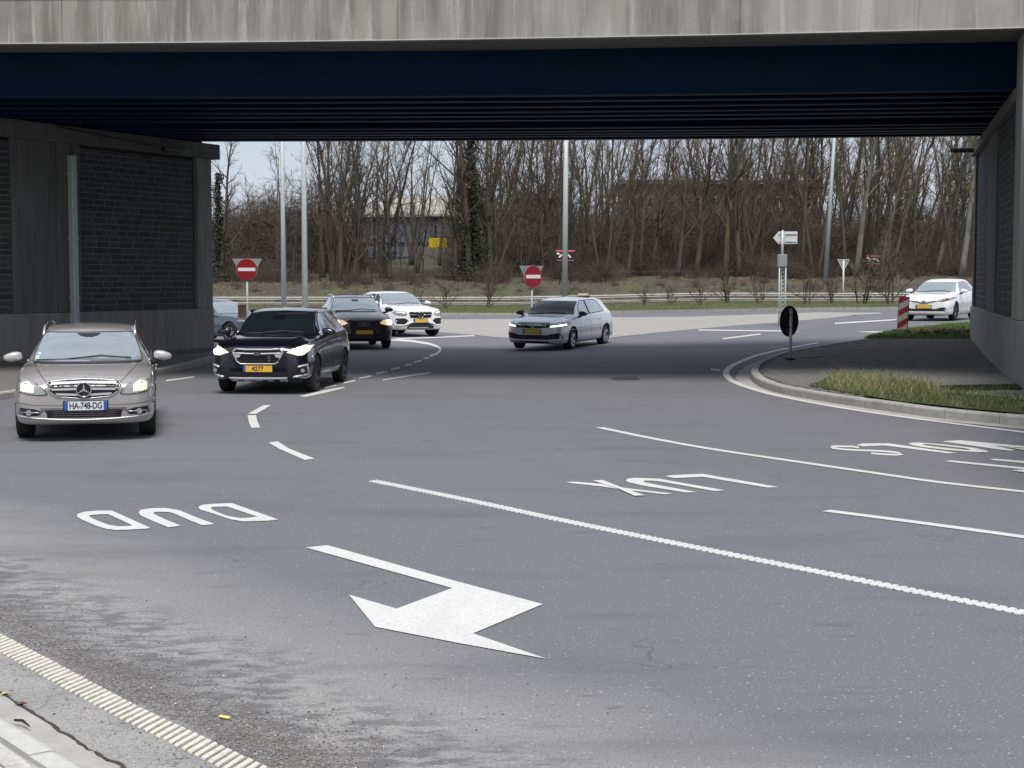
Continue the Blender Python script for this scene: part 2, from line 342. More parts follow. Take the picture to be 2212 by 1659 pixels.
strip_mark('letter',[(410,788),(540,846),(668,905),(620,910),(530,915),(440,918),(370,910),(300,888),(215,852),(175,828),(180,810),(225,795),(310,788)],
           [(385,812),(470,850),(548,888),(520,891),(480,893),(445,893),(395,885),(330,862),(275,838),(256,825),(262,820),(285,816),(330,812)],c6,parent=e,closed=True)
strip_mark('letter',[(790,900),(690,860),(605,822),(588,800),(605,782),(670,772),(770,770),(860,785),(980,835),(1098,878)],
           [(870,888),(770,848),(700,815),(687,802),(700,797),(740,795),(790,797),(830,808),(920,848),(1015,886)],c6,parent=e)
strip_mark('letter',[(1215,738),(1370,793),(1525,848),(1460,855),(1370,858),(1290,860),(1200,845),(1090,808),(1000,780),(988,765),(1010,750),(1060,744),(1130,740)],
           [(1180,760),(1285,795),(1385,828),(1345,833),(1305,837),(1270,838),(1190,825),(1120,800),(1080,780),(1070,770),(1080,765),(1105,762),(1140,761)],c6,parent=e,closed=True)
e=marking('white letters LUX painted upside down on the middle lane','lettering')
poly_mark('letter',[(1035,135),(1080,125),(1380,112),(2085,235),(1980,240),(1385,140),(1120,152)],cL,parent=e)
strip_mark('letter',[(1225,285),(1030,254),(830,222),(690,190),(668,172),(690,155),(760,150),(980,158),(1280,212),(1590,265)],
           [(1330,283),(1150,250),(960,215),(850,192),(828,182),(845,176),(900,175),(1000,185),(1240,228),(1490,272)],cL,parent=e)
poly_mark('letter',[(115,190),(200,185),(440,205),(640,240),(1105,297),(1030,302),(620,255),(430,228),(150,198)],cL,parent=e)
poly_mark('letter',[(360,180),(455,172),(620,238),(845,315),(750,320),(600,252),(430,200)],cL,dz=.010,parent=e)
e=marking('white letters of a word painted upside down on the far right lane, cut by the picture edge','lettering')
def thick(pts,w):
    a=[];b=[]
    for i,p in enumerate(pts):
        q0=Vector(pts[max(i-1,0)]);q1=Vector(pts[min(i+1,len(pts)-1)]); d=(q1-q0).normalized(); n=Vector((-d.y,d.x)); 
        a.append((p[0]+n.x*w,p[1]+n.y*w)); b.append((p[0]-n.x*w,p[1]-n.y*w))
    return a,b
strip_mark('letter',*thick([(485,170),(420,160),(300,157),(200,158),(172,164),(215,175),(330,190),(500,198),(680,205),(830,215),(900,226),(945,240),(880,246),(760,242),(612,231)],9),cS,parent=e)
poly_mark('letter',[(455,142),(520,128),(790,125),(1515,228),(1420,232),(750,148),(520,158)],cS,parent=e)
strip_mark('letter',[(1000,125),(1050,118),(1130,118),(1400,140),(1700,175),(1840,208),(1820,218),(1700,218),(1400,195),(1150,165),(1040,145)],
           [(1150,138),(1165,134),(1200,134),(1400,155),(1600,178),(1655,192),(1640,196),(1600,194),(1380,172),(1230,155),(1170,146)],cS,parent=e,closed=True)
poly_mark('letter',[(1350,105),(1530,92),(2212,155),(2400,172),(2400,190),(2212,172),(1900,150),(2120,196),(2060,202),(1950,190)],cS,parent=e)
poly_mark('letter',[(1980,163),(2212,183),(2400,200),(2400,215),(2212,197)],cS,dz=.01,parent=e)
e=marking('white lane arrow cut by the right picture edge below the upside down word','lane_arrow')
poly_mark('arrow_shaft',[(1380,310),(1450,305),(2212,378),(2420,398),(2420,422),(2212,400),(1440,322)],cS,parent=e)
poly_mark('arrow_shaft',[(1845,291),(1920,288),(2212,312),(2420,330),(2420,352),(2212,334),(1900,303)],cS,parent=e)
poly_mark('arrow_head',[(2080,412),(2212,405),(2420,430),(2420,470),(2212,434),(2130,421)],cS,dz=.010,parent=e)
e=marking('large white bent lane arrow in the foreground','lane_arrow')
poly_mark('arrow_head',[(190,200),(350,183),(1255,437),(1912,612),(1405,825),(1938,1010),(1300,895),(695,777),(505,543),(850,645),(1255,495)],c7,parent=e)
e=marking('short bent white dash between the silver estate car and the dark hatchback','lane_dash')
poly_mark('dash',[(1425,80),(1478,78),(1375,138),(1322,136)],c6,parent=e); poly_mark('dash',[(1318,147),(1375,146),(1385,190),(1403,230),(1345,232),(1328,195)],c6,parent=e)
e=marking('single white dash right of the bent dash, above the letters DUD','lane_dash')
poly_mark('dash',[(1457,330),(1520,322),(1590,368),(1680,405),(1768,438),(1700,447),(1620,412),(1530,372)],c6,parent=e)
# ribbed long line A
def ribs(name,label,pts,w,pitch,rib,m,skew=0.0,base=None,maxn=300,cr=None,h=.008):
    root=marking(label,name); W=[G(*(cr(*p) if cr else p)) for p in pts]
    for p in W: p.z=0
    W=smooth_line(W,24) if len(W)>2 else resample(W,.2)
    acc=[0]; 
    for a,b in zip(W,W[1:]): acc.append(acc[-1]+(b-a).length)
    L=acc[-1]; s=0; k=0; big=MB(); cnt=0; items=[]
    while s<L:
        while k<len(acc)-2 and acc[k+1]<s: k+=1
        t=(s-acc[k])/max(1e-6,acc[k+1]-acc[k]); p=W[k].lerp(W[k+1],t); d=(W[k+1]-W[k]).normalized(); n=Vector((-d.y,d.x,0)); items.append((p,d,n)); s+=pitch
    items.sort(key=lambda q:q[0].length)
    for i,(p,d,n) in enumerate(items):
        j=random.uniform(-.006,.006); a=p-n*w/2-d*(rib/2+skew); b=p+n*w/2-d*(rib/2-skew)
        q=[a,a+d*rib,b+d*rib,b]; ang=[Vector((v.x+random.uniform(-.003,.003),v.y+random.uniform(-.003,.003),T(v.x,v.y))) for v in q]
        V=[(v.x,v.y,v.z+.002) for v in ang]+[(v.x-(v.x-p.x)*.08,v.y-(v.y-p.y)*.04,v.z+h) for v in ang]
        Fs=[(4,5,6,7),(0,1,5,4),(1,2,6,5),(2,3,7,6),(3,0,4,7)]
        if i<maxn: mesh('rib',V,Fs,m,root)
        else: big.add(V,Fs); cnt+=1
    if cnt: big.build('ribs',m,root,'stuff')
    return root,W
lineA=[(808,1040),(1005,1080),(1220,1126),(1500,1183),(1800,1243),(2212,1325),(2420,1366)]
rootA,_=ribs('lane_line','long ribbed white line between the arrow lane and the LUX lane',lineA,.125,.070,.045,paint_w,skew=-.02,maxn=150,h=.009)
line_mark('line_paint',lineA,.095,dz=.004,m=paint_w,parent=rootA)
lineB=[(1295,924),(1400,946),(1536,970.5),(1734.5,1000),(1883,1021.7),(2032,1043),(2212,1063),(2420,1086)]
rootB=marking('long white line between the LUX lane and the far right lane','lane_line'); line_mark('line_paint',lineB,.125,parent=rootB)
e=marking('white line cut by the right picture edge below the letters LUX','lane_line'); line_mark('line_paint',[(1785,1104),(2000,1132),(2212,1161),(2420,1190)],.13,parent=e)
# edge line round the right kerb
edgepts=[(2200,1016),(2044,1000),(1600,945),(1200,893),(800,832),(460,766),(250,710),(140,665),(98,622),(112,585),(170,548),(300,497),(480,455),(700,415)]
e=marking('white edge line curving round the kerb of the right pavement','edge_line'); line_mark('line_paint',edgepts,.14,c5,parent=e)
e=marking('solid white line beside the rear wheel of the dark hatchback','lane_line'); poly_mark('line_paint',[(170,800),(240,783),(380,747),(560,716),(572,726),(420,765),(230,805)],c4,parent=e)
for i,(a,b) in enumerate([((395,727),(495,705)),((560,684),(660,662)),((695,643),(800,622)),((845,603),(935,585)),((970,568),(1050,550)),((1095,531),(1155,518)),((1170,501),(1240,489)),((1255,471),(1305,463))]):
    if i==0: e=marking('dotted white guide line under the bridge right of the dark hatchback','guide_line')
    strip_mark('dash',*thick([a,b],5.5),c4,parent=e)
e=marking('thin white line under the bridge right of the dotted guide line','lane_line'); strip_mark('line_paint',*thick([(900,657),(1320,592)],4),c4,parent=e)
e=marking('white hooked line below the white car and the dark crossover','lane_line')
strip_mark('line_paint',*thick([(960,303),(1150,316),(1300,340),(1370,362),(1402,382),(1400,402),(1370,428),(1310,447)],9),c4,parent=e)
e=marking('white edge line in front of the pale apron below the white car','edge_line'); strip_mark('line_paint',*thick([(900,300),(1000,297),(1350,286),(1700,270)],4.5),c4,parent=e)
e=marking('short white line in the dark right of the silver estate car','lane_line'); strip_mark('line_paint',*thick([(1700,650),(1990,612)],7),cM,parent=e)
e=marking('long white edge line behind the round black sign','edge_line'); strip_mark('line_paint',*thick([(1035,138),(1370,142),(2125,150)],2.6),cR,parent=e)
e=marking('white dash left of the round black sign','lane_dash'); strip_mark('dash',*thick([(1170,186),(1375,160)],3),cR,parent=e)
e=marking('broad white line in front of the white hatchback','lane_line'); strip_mark('line_paint',*thick([(1780,102),(1950,92),(2115,82)],3.2),cR,parent=e)
e=marking('tiny white dash before the tip of the right pavement','lane_dash'); strip_mark('dash',*thick([(1105,352),(1155,358)],4),cR,parent=e)

# right pavement -----------------------------------------------------------
KH=.15
ktop=[c5(*p) for p in [(2300,912),(2044,893),(1700,862),(1450,838),(1240,812),(1000,780),(800,751),(600,720),(460,694),(370,670),(300,640),(262,605),(262,580),(285,550),(340,517),(480,470),(700,430),(1000,385),(1210,350),(1300,335)]]
kw=[G(x,y,KH) for x,y in ktop]
for p in kw: p.z=0
kerb_line=resample(smooth_line(kw,8),.2)
# right side wall line
RW0=Vector((12.6,42,0)); RWd=Vector((-.2375,-1,0)); 
def rwall(u): return RW0+RWd*u
pav_poly=[(p.x,p.y) for p in kerb_line]
# close: along behind the far kerb to the right wall and back down to the front
front=kerb_line[0]; end=kerb_line[-1]
close=[(end.x+1.5,end.y+2.5),(16.5,end.y+3.0),(14.5,42.5),(14.5,20),(front.x+3.5,front.y-2.0)]
# stone-by-stone kerb
kroot=empty('right_kerb'); kroot['kind']='structure'; kroot['label']='rounded grey kerb of the right pavement'
acc=[0]
for a,b in zip(kerb_line,kerb_line[1:]): acc.append(acc[-1]+(b-a).length)
def kpt(s,line=kerb_line,ac=acc):
    k=0
    while k<len(ac)-2 and ac[k+1]<s: k+=1
    t=(s-ac[k])/max(1e-6,ac[k+1]-ac[k]); p=line[k].lerp(line[k+1],t); d=(line[min(k+2,len(line)-1)]-line[max(k-1,0)]).normalized()
    return p,d
def kerb_stones(root,line,ac,h,wd,m,stone=1.0,gap=.012,side=1,name='kerb_stone',under=.12):
    s=0; L=ac[-1]
    while s<L-.3:
        n=4; V=[];F=[]; zj=random.uniform(-.004,.004)
        for i in range(n+1):
            p,d=kpt(min(L,s+gap/2+(stone-gap)*i/n),line,ac); nn=Vector((-d.y,d.x,0))*side
            prof=[(0,-under),(0,h-.03),(.012,h-.008),(.035,h),(wd,h),(wd,-under)]
            for o_,z in prof:
                q=p+nn*o_; V.append((q.x,q.y,T(q.x,q.y)+z+zj))
        k=6
        for i in range(n):
            for j in range(k-1): F.append((i*k+j,(i+1)*k+j,(i+1)*k+j+1,i*k+j+1))
        F.append(tuple(range(k))); F.append(tuple(n*k+j for j in range(k))[::-1])
        o=mesh(name,V,F,m,root); bm=bmesh.new(); bm.from_mesh(o.data); bmesh.ops.recalc_face_normals(bm,faces=bm.faces[:]); bm.to_mesh(o.data); bm.free()
        s+=stone
side_r = 1
p0,d0=kpt(2.0); 
if (p0+Vector((-d0.y,d0.x,0))).y < p0.y: side_r=-1
kerb_stones(kroot,kerb_line,acc,KH,.16,kerb_m,1.0,side=side_r)
# gutter strip before the kerb
gl=[]
for i,p in enumerate(kerb_line):
    d=(kerb_line[min(i+1,len(kerb_line)-1)]-kerb_line[max(i-1,0)]).normalized(); gl.append((p,Vector((-d.y,d.x,0))*side_r))
V=[];F=[]
for p,n in gl:
    for o_ in (-.30,.005): q=p+n*o_; V.append((q.x,q.y,T(q.x,q.y)+.005))
F=[(2*i,2*i+1,2*i+3,2*i+2) for i in range(len(gl)-1)]
go=mesh('gutter',V,F,gutter_m,None,'structure'); up_normals(go)
inner=[(p+n*.155) for p,n in gl]
polyp=[(p.x,p.y) for p in inner]+close
sheet('pavement',polyp,KH-.03,joint_m,step=1.0)
def inside(poly,x,y):
    c=False; n=len(poly); j=n-1
    for i in range(n):
        xi,yi=poly[i]; xj,yj=poly[j]
        if (yi>y)!=(yj>y) and x<(xj-xi)*(y-yi)/(yj-yi)+xi: c=not c
        j=i
    return c
# where the pavement is grass instead of pavers
grass1=[G(*c5(*p),KH) for p in [(640,700),(760,720),(900,745),(1240,800),(1700,850),(2300,900),(2300,760),(2044,770),(1900,750),(1700,740),(1480,730),(1440,700),(1400,690),(1100,660),(860,640),(760,655)]]
g1=[(p.x,p.y) for p in grass1]
grass3=[G(*c5(*p),KH) for p in [(1490,700),(1700,695),(2044,690),(2300,690),(2300,715),(2044,722),(1700,728),(1500,722)]]
g3=[(p.x,p.y) for p in grass3]
cP=crop(2950,850,1.952)
grass2=[G(*cP(*p),KH) for p in [(880,942),(960,915),(1060,893),(1130,885),(1220,868),(1400,850),(1700,825),(1900,815),(1900,941),(1700,943),(1300,942)]]
g2=[(p.x,p.y) for p in grass2]
sheet('grass_strip',g1,KH+.012,grass_soil,step=1.0)
sheet('moss_strip',g3,KH+.010,grass_soil,step=1.0)
sheet('grass_patch',g2,KH+.012,grass_soil,step=1.0)
ucell=[]
PX,PY=.21,.105
for j in range(int((46-20)/PY)):
    y=20+j*PY
    for i in range(int((14-4)/PX)):
        x=4+i*PX+(PX/2 if j%2 else 0)
        if inside(polyp,x,y) and inside(polyp,x+PX,y+PY) and inside(polyp,x+PX,y) and inside(polyp,x,y+PY):
            cx,cy=x+PX/2,y+PY/2
            if inside(g1,cx,cy) or inside(g2,cx,cy) or inside(g3,cx,cy): continue
            if cx > rwall(42-cy).x+.1: continue
            ucell.append((x,y))
def paverV(x,y):
    h=KH+random.uniform(-.003,.004); g=.006; z=T(x+PX/2,y+PY/2)
    return [(x+g,y+g,z+h),(x+PX-g,y+g,z+h),(x+PX-g,y+PY-g,z+h),(x+g,y+PY-g,z+h),(x+g,y+g,z+h-.03),(x+PX-g,y+g,z+h-.03),(x+PX-g,y+PY-g,z+h-.03),(x+g,y+PY-g,z+h-.03)],[(0,1,2,3),(4,5,1,0),(5,6,2,1),(6,7,3,2),(7,4,0,3)]
ucell.sort(key=lambda c:c[1]); proot=empty('block_paving'); proot['kind']='structure'
for c in [c for c in ucell if c[0]/c[1]<.3329][:290]: mesh('paver',*paverV(*c),paver_m,proot)
used=set([c for c in ucell if c[0]/c[1]<.3329][:290]); big=MB()
for c in ucell:
    if c not in used: big.add(*paverV(*c))
big.build('pavers',paver_m,proot,'stuff')
# manhole-like slab in the right pavement
q=[G(*cP(*p),KH) for p in [(390,1075),(560,1068),(570,1082),(400,1092)]]
sheet('inspection_cover',[(p.x,p.y) for p in q],KH+.012,conc_d)

# left pavement under the bridge
lk=[G(x,y,.13) for x,y in [(-420,905),(-200,875),(0,848),(170,824),(331,799.5),(455,772),(520,757),(560,744)]]
for p in lk: p.z=0
lk=resample(smooth_line(lk,6),.3); lacc=[0]
for a,b in zip(lk,lk[1:]): lacc.append(lacc[-1]+(b-a).length)
lroot=empty('left_kerb'); lroot['kind']='structure'; lroot['label']='grey kerb of the pavement under the left bridge wall'
kerb_stones(lroot,lk,lacc,.13,.15,kerb_m,1.0,side=1)
lin=[]
for i,p in enumerate(lk):
    d=(lk[min(i+1,len(lk)-1)]-lk[max(i-1,0)]).normalized(); lin.append(p+Vector((-d.y,d.x,0))*.145)
sheet('left_pavement',[(p.x,p.y) for p in lin]+[(lk[-1].x-1,46),(-20,46),(-20,lk[0].y)],.125,conc_d,step=2.0)

# near-left road edge
rootR,EW=ribs('edge_line','ribbed ivory edge line in the bottom left corner',[(-160,1305),(0,1390),(136,1464),(273,1537.6),(409,1603),(518,1656),(620,1703)],  .155,.060,.036,paint_y,skew=-.050,maxn=140,h=.010)
def gl2(pts,cr=None,dz=0): return [G(*(cr(*p) if cr else p),dz) for p in pts]
crackpts=[(-60,1465),(0,1497),(63,1540),(131,1583),(191,1622),(259,1657),(330,1700)]
kfront=[(-80,1500),(0,1557),(46,1585),(164,1659),(230,1700)]
kback=[(-150,1480),(0,1598),(68,1641),(100,1664),(160,1705)]
A=gl2(crackpts); B=gl2(kfront)
# concrete gutter between crack and kerb: slabs
A2=resample(smooth_line([Vector((p.x,p.y,0)) for p in A],6),.05); B2=resample(smooth_line([Vector((p.x,p.y,0)) for p in B],6),.05)
poly=[(p.x,p.y) for p in A2]+[(p.x,p.y) for p in B2][::-1]
sheet('roadside_gutter',poly,.006,gutter_m,step=.4)
ck=MB(); random.seed(3)
for i in range(len(A2)-1):
    a,b=A2[i],A2[i+1]; d=(b-a).normalized(); n=Vector((-d.y,d.x,0)); 
ws=[.004+.010*random.random()**2 for _ in A2]; off=[random.uniform(-.009,.009) for _ in A2]
V=[];F=[]
for i,p in enumerate(A2):
    d=(A2[min(i+1,len(A2)-1)]-A2[max(i-1,0)]).normalized(); n=Vector((-d.y,d.x,0)); 
    for s in (-1,1): q=p+n*(off[i]+ws[i]*s); V.append((q.x,q.y,.010))
F=[(2*i,2*i+1,2*i+3,2*i+2) for i in range(len(A2)-1)]
up_normals(mesh('gutter_joint',V,F,dirt_m,None,'structure'))
q=[G(*cR(*p)) for p in [(560,395),(705,392),(718,409),(570,412)]]
sheet('asphalt_patch',[(p.x,p.y) for p in q],.006,mat('tar_patch',(.05,.05,.052),.8,noise=(20,.3)))
Bk=smooth_line([Vector((p.x,p.y,0)) for p in B],6); bacc=[0]
for a,b in zip(Bk,Bk[1:]): bacc.append(bacc[-1]+(b-a).length)
nroot=empty('near_kerb'); nroot['kind']='structure'; nroot['label']='pale flush kerb stones in the bottom left corner'
sd_=1; p_,d_=kpt(.5,Bk,bacc)
if (p_+Vector((-d_.y,d_.x,0))).x>p_.x: sd_=-1
kerb_stones(nroot,Bk,bacc,.035,.13,kerb_w,.42,gap=.008,side=sd_)
# paving behind the near kerb
nbed=[p+Vector((-(Bk[min(i+1,len(Bk)-1)]-Bk[max(i-1,0)]).normalized().y,(Bk[min(i+1,len(Bk)-1)]-Bk[max(i-1,0)]).normalized().x,0))*.125*sd_ for i,p in enumerate(Bk)]
sheet('paver_bed',[(p.x,p.y) for p in nbed]+[(-4.5,3.5),(-6,9)],.008,gutter_m,step=.5)
nproot=empty('near_paving'); nproot['kind']='structure'
ang=math.atan2(d_.y,d_.x); ca,sa=math.cos(ang),math.sin(ang)
bedpoly=[(p.x,p.y) for p in nbed]+[(-4.5,4.5),(-5,9)]
for j in range(-4,30):
    for i in range(-40,40):
        u=i*.205+(.1 if j%2 else 0); v=j*.105
        c=Vector((Bk[len(Bk)//2].x,Bk[len(Bk)//2].y,0)); n=Vector((-sa,ca,0))*sd_
        ctr=c+Vector((ca,sa,0))*u+n*(.20+v)
        if not inside(bedpoly,ctr.x,ctr.y) or j<0: continue
        k=Matrix.Rotation(ang,3,'Z'); m=MB(); 
        px=1106+FPX*ctr.x/ctr.y
        if px<-60 or ctr.y<5.6: continue
        m.box((ctr.x,ctr.y,.012+random.uniform(-.003,.003)),(.196,.096,.04),k@Matrix.Rotation(random.uniform(-.02,.02),3,'Z')); m.build('paver',paver_l,nproot,bevel=.006)
# loose grit
random.seed(11); gr=MB()
for _ in range(4800):
    s=random.random(); i=int(s*(len(EW)-1)); p=EW[i]; d=(EW[min(i+1,len(EW)-1)]-EW[max(0,i-1)]).normalized(); n=Vector(EN+(0,)) if len(EN)==2 else Vector(EN)
    o_=abs(random.gauss(.22,.22)) if random.random()<.94 else random.uniform(-.9,1.8)
    q=p+Vector((EN[0],EN[1],0))*o_+Vector((random.uniform(-.2,.2),random.uniform(-.2,.2),0)); r=random.choice([.002,.003,.003,.004,.005,.007])
    a=[Vector((random.uniform(-1,1),random.uniform(-1,1),random.uniform(.3,1)))*r for _ in range(1)][0]
    V=[(q.x-r,q.y-r*.6,.002),(q.x+r,q.y-r*.7,.002),(q.x+r*.8,q.y+r,.002),(q.x-r,q.y+r*.7,.002),(q.x+a.x*.4,q.y+a.y*.4,.003+r*1.1)]
    gr.add(V,[(0,1,4),(1,2,4),(2,3,4),(3,0,4)])
grit_m=mat('grit',(.20,.19,.175),.9,noise=(60,.9)); layer(grit_m,45,.68,.70,(.6,.58,.52),1.,detail=1); gr.build('grit',grit_m,None,'stuff')
# ================================================================== BRIDGE
ZB=5.6
def Yg(X): return 30.35-.065*X-.0035*X*X
def Yf(X): return 28.52-.101*X-.0038*X*X
def lwall(u): return Vector((-8-.447*u*1.0, 41-.894*u, 0))       # u metres from the far end
LWd=Vector((-.447,-.894,0)); LWn=Vector((.894,-.447,0))           # normal into the roadway
RWdn=RWd.normalized(); RWn=Vector((-1,.2375,0)).normalized()
def rw(u): return RW0+RWdn*u
def xl(Y): return -8-.5*(41-Y)
def xr(Y): return 12.6-.2375*(42-Y)
bridge=empty('road_bridge',(0,34,0),0,'concrete and navy steel road bridge spanning the roundabout exit','bridge'); bridge.location=(0,0,0)
def ribbon(name,yfun,x0,x1,prof,m,parent,n=16):
    """extrude a profile (dy,z) along X following yfun"""
    V=[];F=[];k=len(prof)
    for i in range(n+1):
        X=lerp(x0,x1,i/n)
        for dy,z in prof: V.append((X,yfun(X)+dy,z))
    for i in range(n):
        for j in range(k): F.append((i*k+j,i*k+(j+1)%k,(i+1)*k+(j+1)%k,(i+1)*k+j))
    F.append(tuple(range(k))[::-1]); F.append(tuple(n*k+j for j in range(k)))
    o=mesh(name,V,F,m,parent); bm=bmesh.new(); bm.from_mesh(o.data); bmesh.ops.recalc_face_normals(bm,faces=bm.faces[:]); bm.to_mesh(o.data); bm.free(); return o
offs=[0,.93,1.95,2.92,3.78,4.65,6.48,7.29,8.0,8.63,9.5]
def iprof(y,zb,d,fw=.16,tf=.035,tw=.012):
    return [(y-fw,zb),(y+fw,zb),(y+fw,zb+tf),(y+tw,zb+tf),(y+tw,zb+d-tf),(y+fw*.7,zb+d-tf),(y+fw*.7,zb+d),(y-fw*.7,zb+d),(y-fw*.7,zb+d-tf),(y-tw,zb+d-tf),(y-tw,zb+tf),(y-fw,zb+tf)]
for i,o_ in enumerate(offs):
    xa=xl(30.3+o_)-.25; xb=xr(29.6+o_)+.25
    g=ribbon('girder',Yg,xa,xb,iprof(o_,ZB,.93,.15),bluesteel,bridge,n=18); g.data.name='girder'
    # cross frames between this girder and the next
    if i<len(offs)-1:
        pass
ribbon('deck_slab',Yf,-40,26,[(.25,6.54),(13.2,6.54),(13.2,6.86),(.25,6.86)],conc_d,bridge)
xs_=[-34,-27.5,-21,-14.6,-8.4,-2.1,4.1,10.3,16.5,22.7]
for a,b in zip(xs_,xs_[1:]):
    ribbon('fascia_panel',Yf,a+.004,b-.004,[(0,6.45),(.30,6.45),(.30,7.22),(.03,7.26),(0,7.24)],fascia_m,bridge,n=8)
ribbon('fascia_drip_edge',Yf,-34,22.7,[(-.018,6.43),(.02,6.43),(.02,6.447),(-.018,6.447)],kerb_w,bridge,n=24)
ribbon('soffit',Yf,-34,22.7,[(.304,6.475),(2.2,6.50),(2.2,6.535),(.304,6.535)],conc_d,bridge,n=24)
ribbon('coping',Yf,-34,22.7,[(-.02,7.265),(.34,7.265),(.34,7.32),(-.02,7.32)],kerb_w,bridge,n=24)
ribbon('far_fascia',Yf,-40,26,[(13.2,6.45),(13.5,6.45),(13.5,7.25),(13.2,7.25)],conc,bridge)
for a,b in zip(xs_,xs_[1:]):
    ribbon('railing_panel',Yf,a+.25,b-.25,[(.14,7.36),(.165,7.36),(.165,8.3),(.14,8.3)],bluepanel,bridge,n=6)
    mb=MB(); mb.box((a,Yf(a)+.15,7.86),(.14,.10,1.08)); mb.build('railing_post',steel,bridge)
# ---- abutments
def stonewall(root,org,d,n,u0,u1,z0,z1,course,lmin,lmax,limit,counter,back=.03):
    """rough coursed stone; n = outward normal"""
    c=MB(); p0=org+d*u0; p1=org+d*u1
    back=.006; V=[p0-n*back,p1-n*back]; V=[(V[0].x,V[0].y,z0),(V[1].x,V[1].y,z0),(V[1].x,V[1].y,z1),(V[0].x,V[0].y,z1)]
    mesh('mortar_bed',V,[(0,1,2,3)],mortar,root)
    rest={0:MB(),1:MB(),2:MB()}; z=z0; ms=[stone_a,stone_b,stone_c]; used_=0
    while z<z1-.02:
        h=min(course*random.uniform(.88,1.12),z1-z)
        if z1-z-h<.05: h=z1-z
        u=u0
        while u<u1-.01:
            l=random.uniform(lmin*1.3,lmax*1.25); 
            if u+l>u1-lmin*.6: l=u1-u
            g=.012; pr=random.uniform(-.002,.004)
            a=org+d*(u+g); b=org+d*(u+l-g); j=lambda s=.007: random.uniform(-s,s)
            za,zb_=z+g+j(),z+h-g+j()
            q=[]
            for pt,zz in((a,za),(b,z+g+j()),(b,zb_),(a,z+h-g+j())): q.append(Vector((pt.x,pt.y,zz)))
            cc=sum(q,Vector())/4; f=[v+(cc-v).normalized()*.016+n*pr for v in q]; bk=[v-n*.035 for v in q]
            mid=cc+n*(pr+random.uniform(.001,.007))
            V=bk+f+[mid]; F=[(0,1,5,4),(1,2,6,5),(2,3,7,6),(3,0,4,7),(4,5,8),(5,6,8),(6,7,8),(7,4,8)]
            k=random.choice([0,0,0,1,1,2])
            if counter[0]<limit: 
                o=mesh('stone',V,F,ms[k],root); counter[0]+=1
            else: rest[k].add(V,F)
            u+=l
        z+=h
    for k in rest:
        if rest[k].V: rest[k].build('stones',ms[k],root,'stuff')
def wallbox(root,name,org,d,n,u0,u1,z0,z1,front,back,m):
    a=org+d*u0; b=org+d*u1; V=[]
    for p in (a,b):
        for o_ in (front,-back):
            q=p+n*o_
            for z in (z0,z1): V.append((q.x,q.y,z))
    F=[(0,1,3,2),(4,6,7,5),(0,4,5,1),(2,3,7,6),(0,2,6,4),(1,5,7,3)]
    o=mesh(name,V,F,m,root); bm=bmesh.new(); bm.from_mesh(o.data); bmesh.ops.recalc_face_normals(bm,faces=bm.faces[:]); bmesh.ops.bevel(bm,geom=bm.edges[:],offset=.012,segments=1,affect='EDGES'); bm.to_mesh(o.data); bm.free(); return o
LO=Vector((-8,41,0)); 
La=empty('bridge_abutment',(0,0,0),0,'left bridge wall of dark stone panels and concrete pillars','wall')
wallbox(La,'foot_ledge',LO,LWd,LWn,-.02,22,-.1,.22,.14,1.2,conc_d)
wallbox(La,'plinth',LO,LWd,LWn,0,22,.22,1.26,.08,1.2,conc)
wallbox(La,'pilaster',LO,LWd,LWn,0,.62,1.263,5.2,.06,1.2,conc)
wallbox(La,'core',LO,LWd,LWn,.64,22,1.263,5.2,-.06,1.0,dirt_m)
stonewall(La,LO,LWd,LWn,.74,4.95,1.27,5.12,.138,.22,.50,285,[0])
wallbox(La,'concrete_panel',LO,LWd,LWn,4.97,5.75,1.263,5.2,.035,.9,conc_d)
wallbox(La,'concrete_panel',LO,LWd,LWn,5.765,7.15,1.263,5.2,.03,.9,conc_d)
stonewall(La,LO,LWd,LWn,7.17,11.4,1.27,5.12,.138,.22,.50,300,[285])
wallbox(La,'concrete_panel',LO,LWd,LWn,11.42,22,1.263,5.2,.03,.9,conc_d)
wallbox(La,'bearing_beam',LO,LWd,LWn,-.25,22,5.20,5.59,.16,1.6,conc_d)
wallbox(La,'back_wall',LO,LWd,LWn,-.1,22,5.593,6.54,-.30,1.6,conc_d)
# pale square drainpipe in front of the wall
dp=LO+LWd*5.35+LWn*.14
m=MB(); rot=Matrix.Rotation(math.atan2(LWd.y,LWd.x),3,'Z'); m.box((dp.x,dp.y,(0.1+4.92)/2),(.17,.15,4.82),rot)
m.build('drainpipe',steel,La,bevel=.012)
for zz in (1.6,3.0,4.5):
    m=MB(); m.box((dp.x,dp.y,zz),(.20,.17,.05),rot); m.build('pipe_bracket',steel,La)
wallbox(La,'return_wall',LO,Vector((-1,.1,0)).normalized(),Vector((.1,1,0)).normalized(),0.2,9,-.1,5.1,-.05,.3,conc)
Ra=empty('bridge_abutment',(0,0,0),0,'right bridge wall of dark stone panels and concrete pillars at the picture edge','wall')
zr0=T(12.6,42)+KH
def wallbox2(name,u0,u1,z0f,z1f,front,back,m):
    a=rw(u0); b=rw(u1); V=[]
    for p in (a,b):
        for o_ in (front,-back):
            q=p+RWn*o_
            for z in (z0f,z1f): V.append((q.x,q.y,z))
    return None
RO=RW0
cR_=[0]
SC=math.hypot(.2375,1)
wallbox(Ra,'plinth',RO,RWdn,RWn,0,30,-.1,1.30,.10,1.2,conc)
wallbox(Ra,'pilaster',RO,RWdn,RWn,0,.55,1.303,5.35,.06,1.2,conc_d)
wallbox(Ra,'core',RO,RWdn,RWn,.56,30,1.303,5.35,-.06,1.0,dirt_m)
stonewall(Ra,RO,RWdn,RWn,.62,5.2,1.31,5.30,.15,.28,.60,60,cR_)
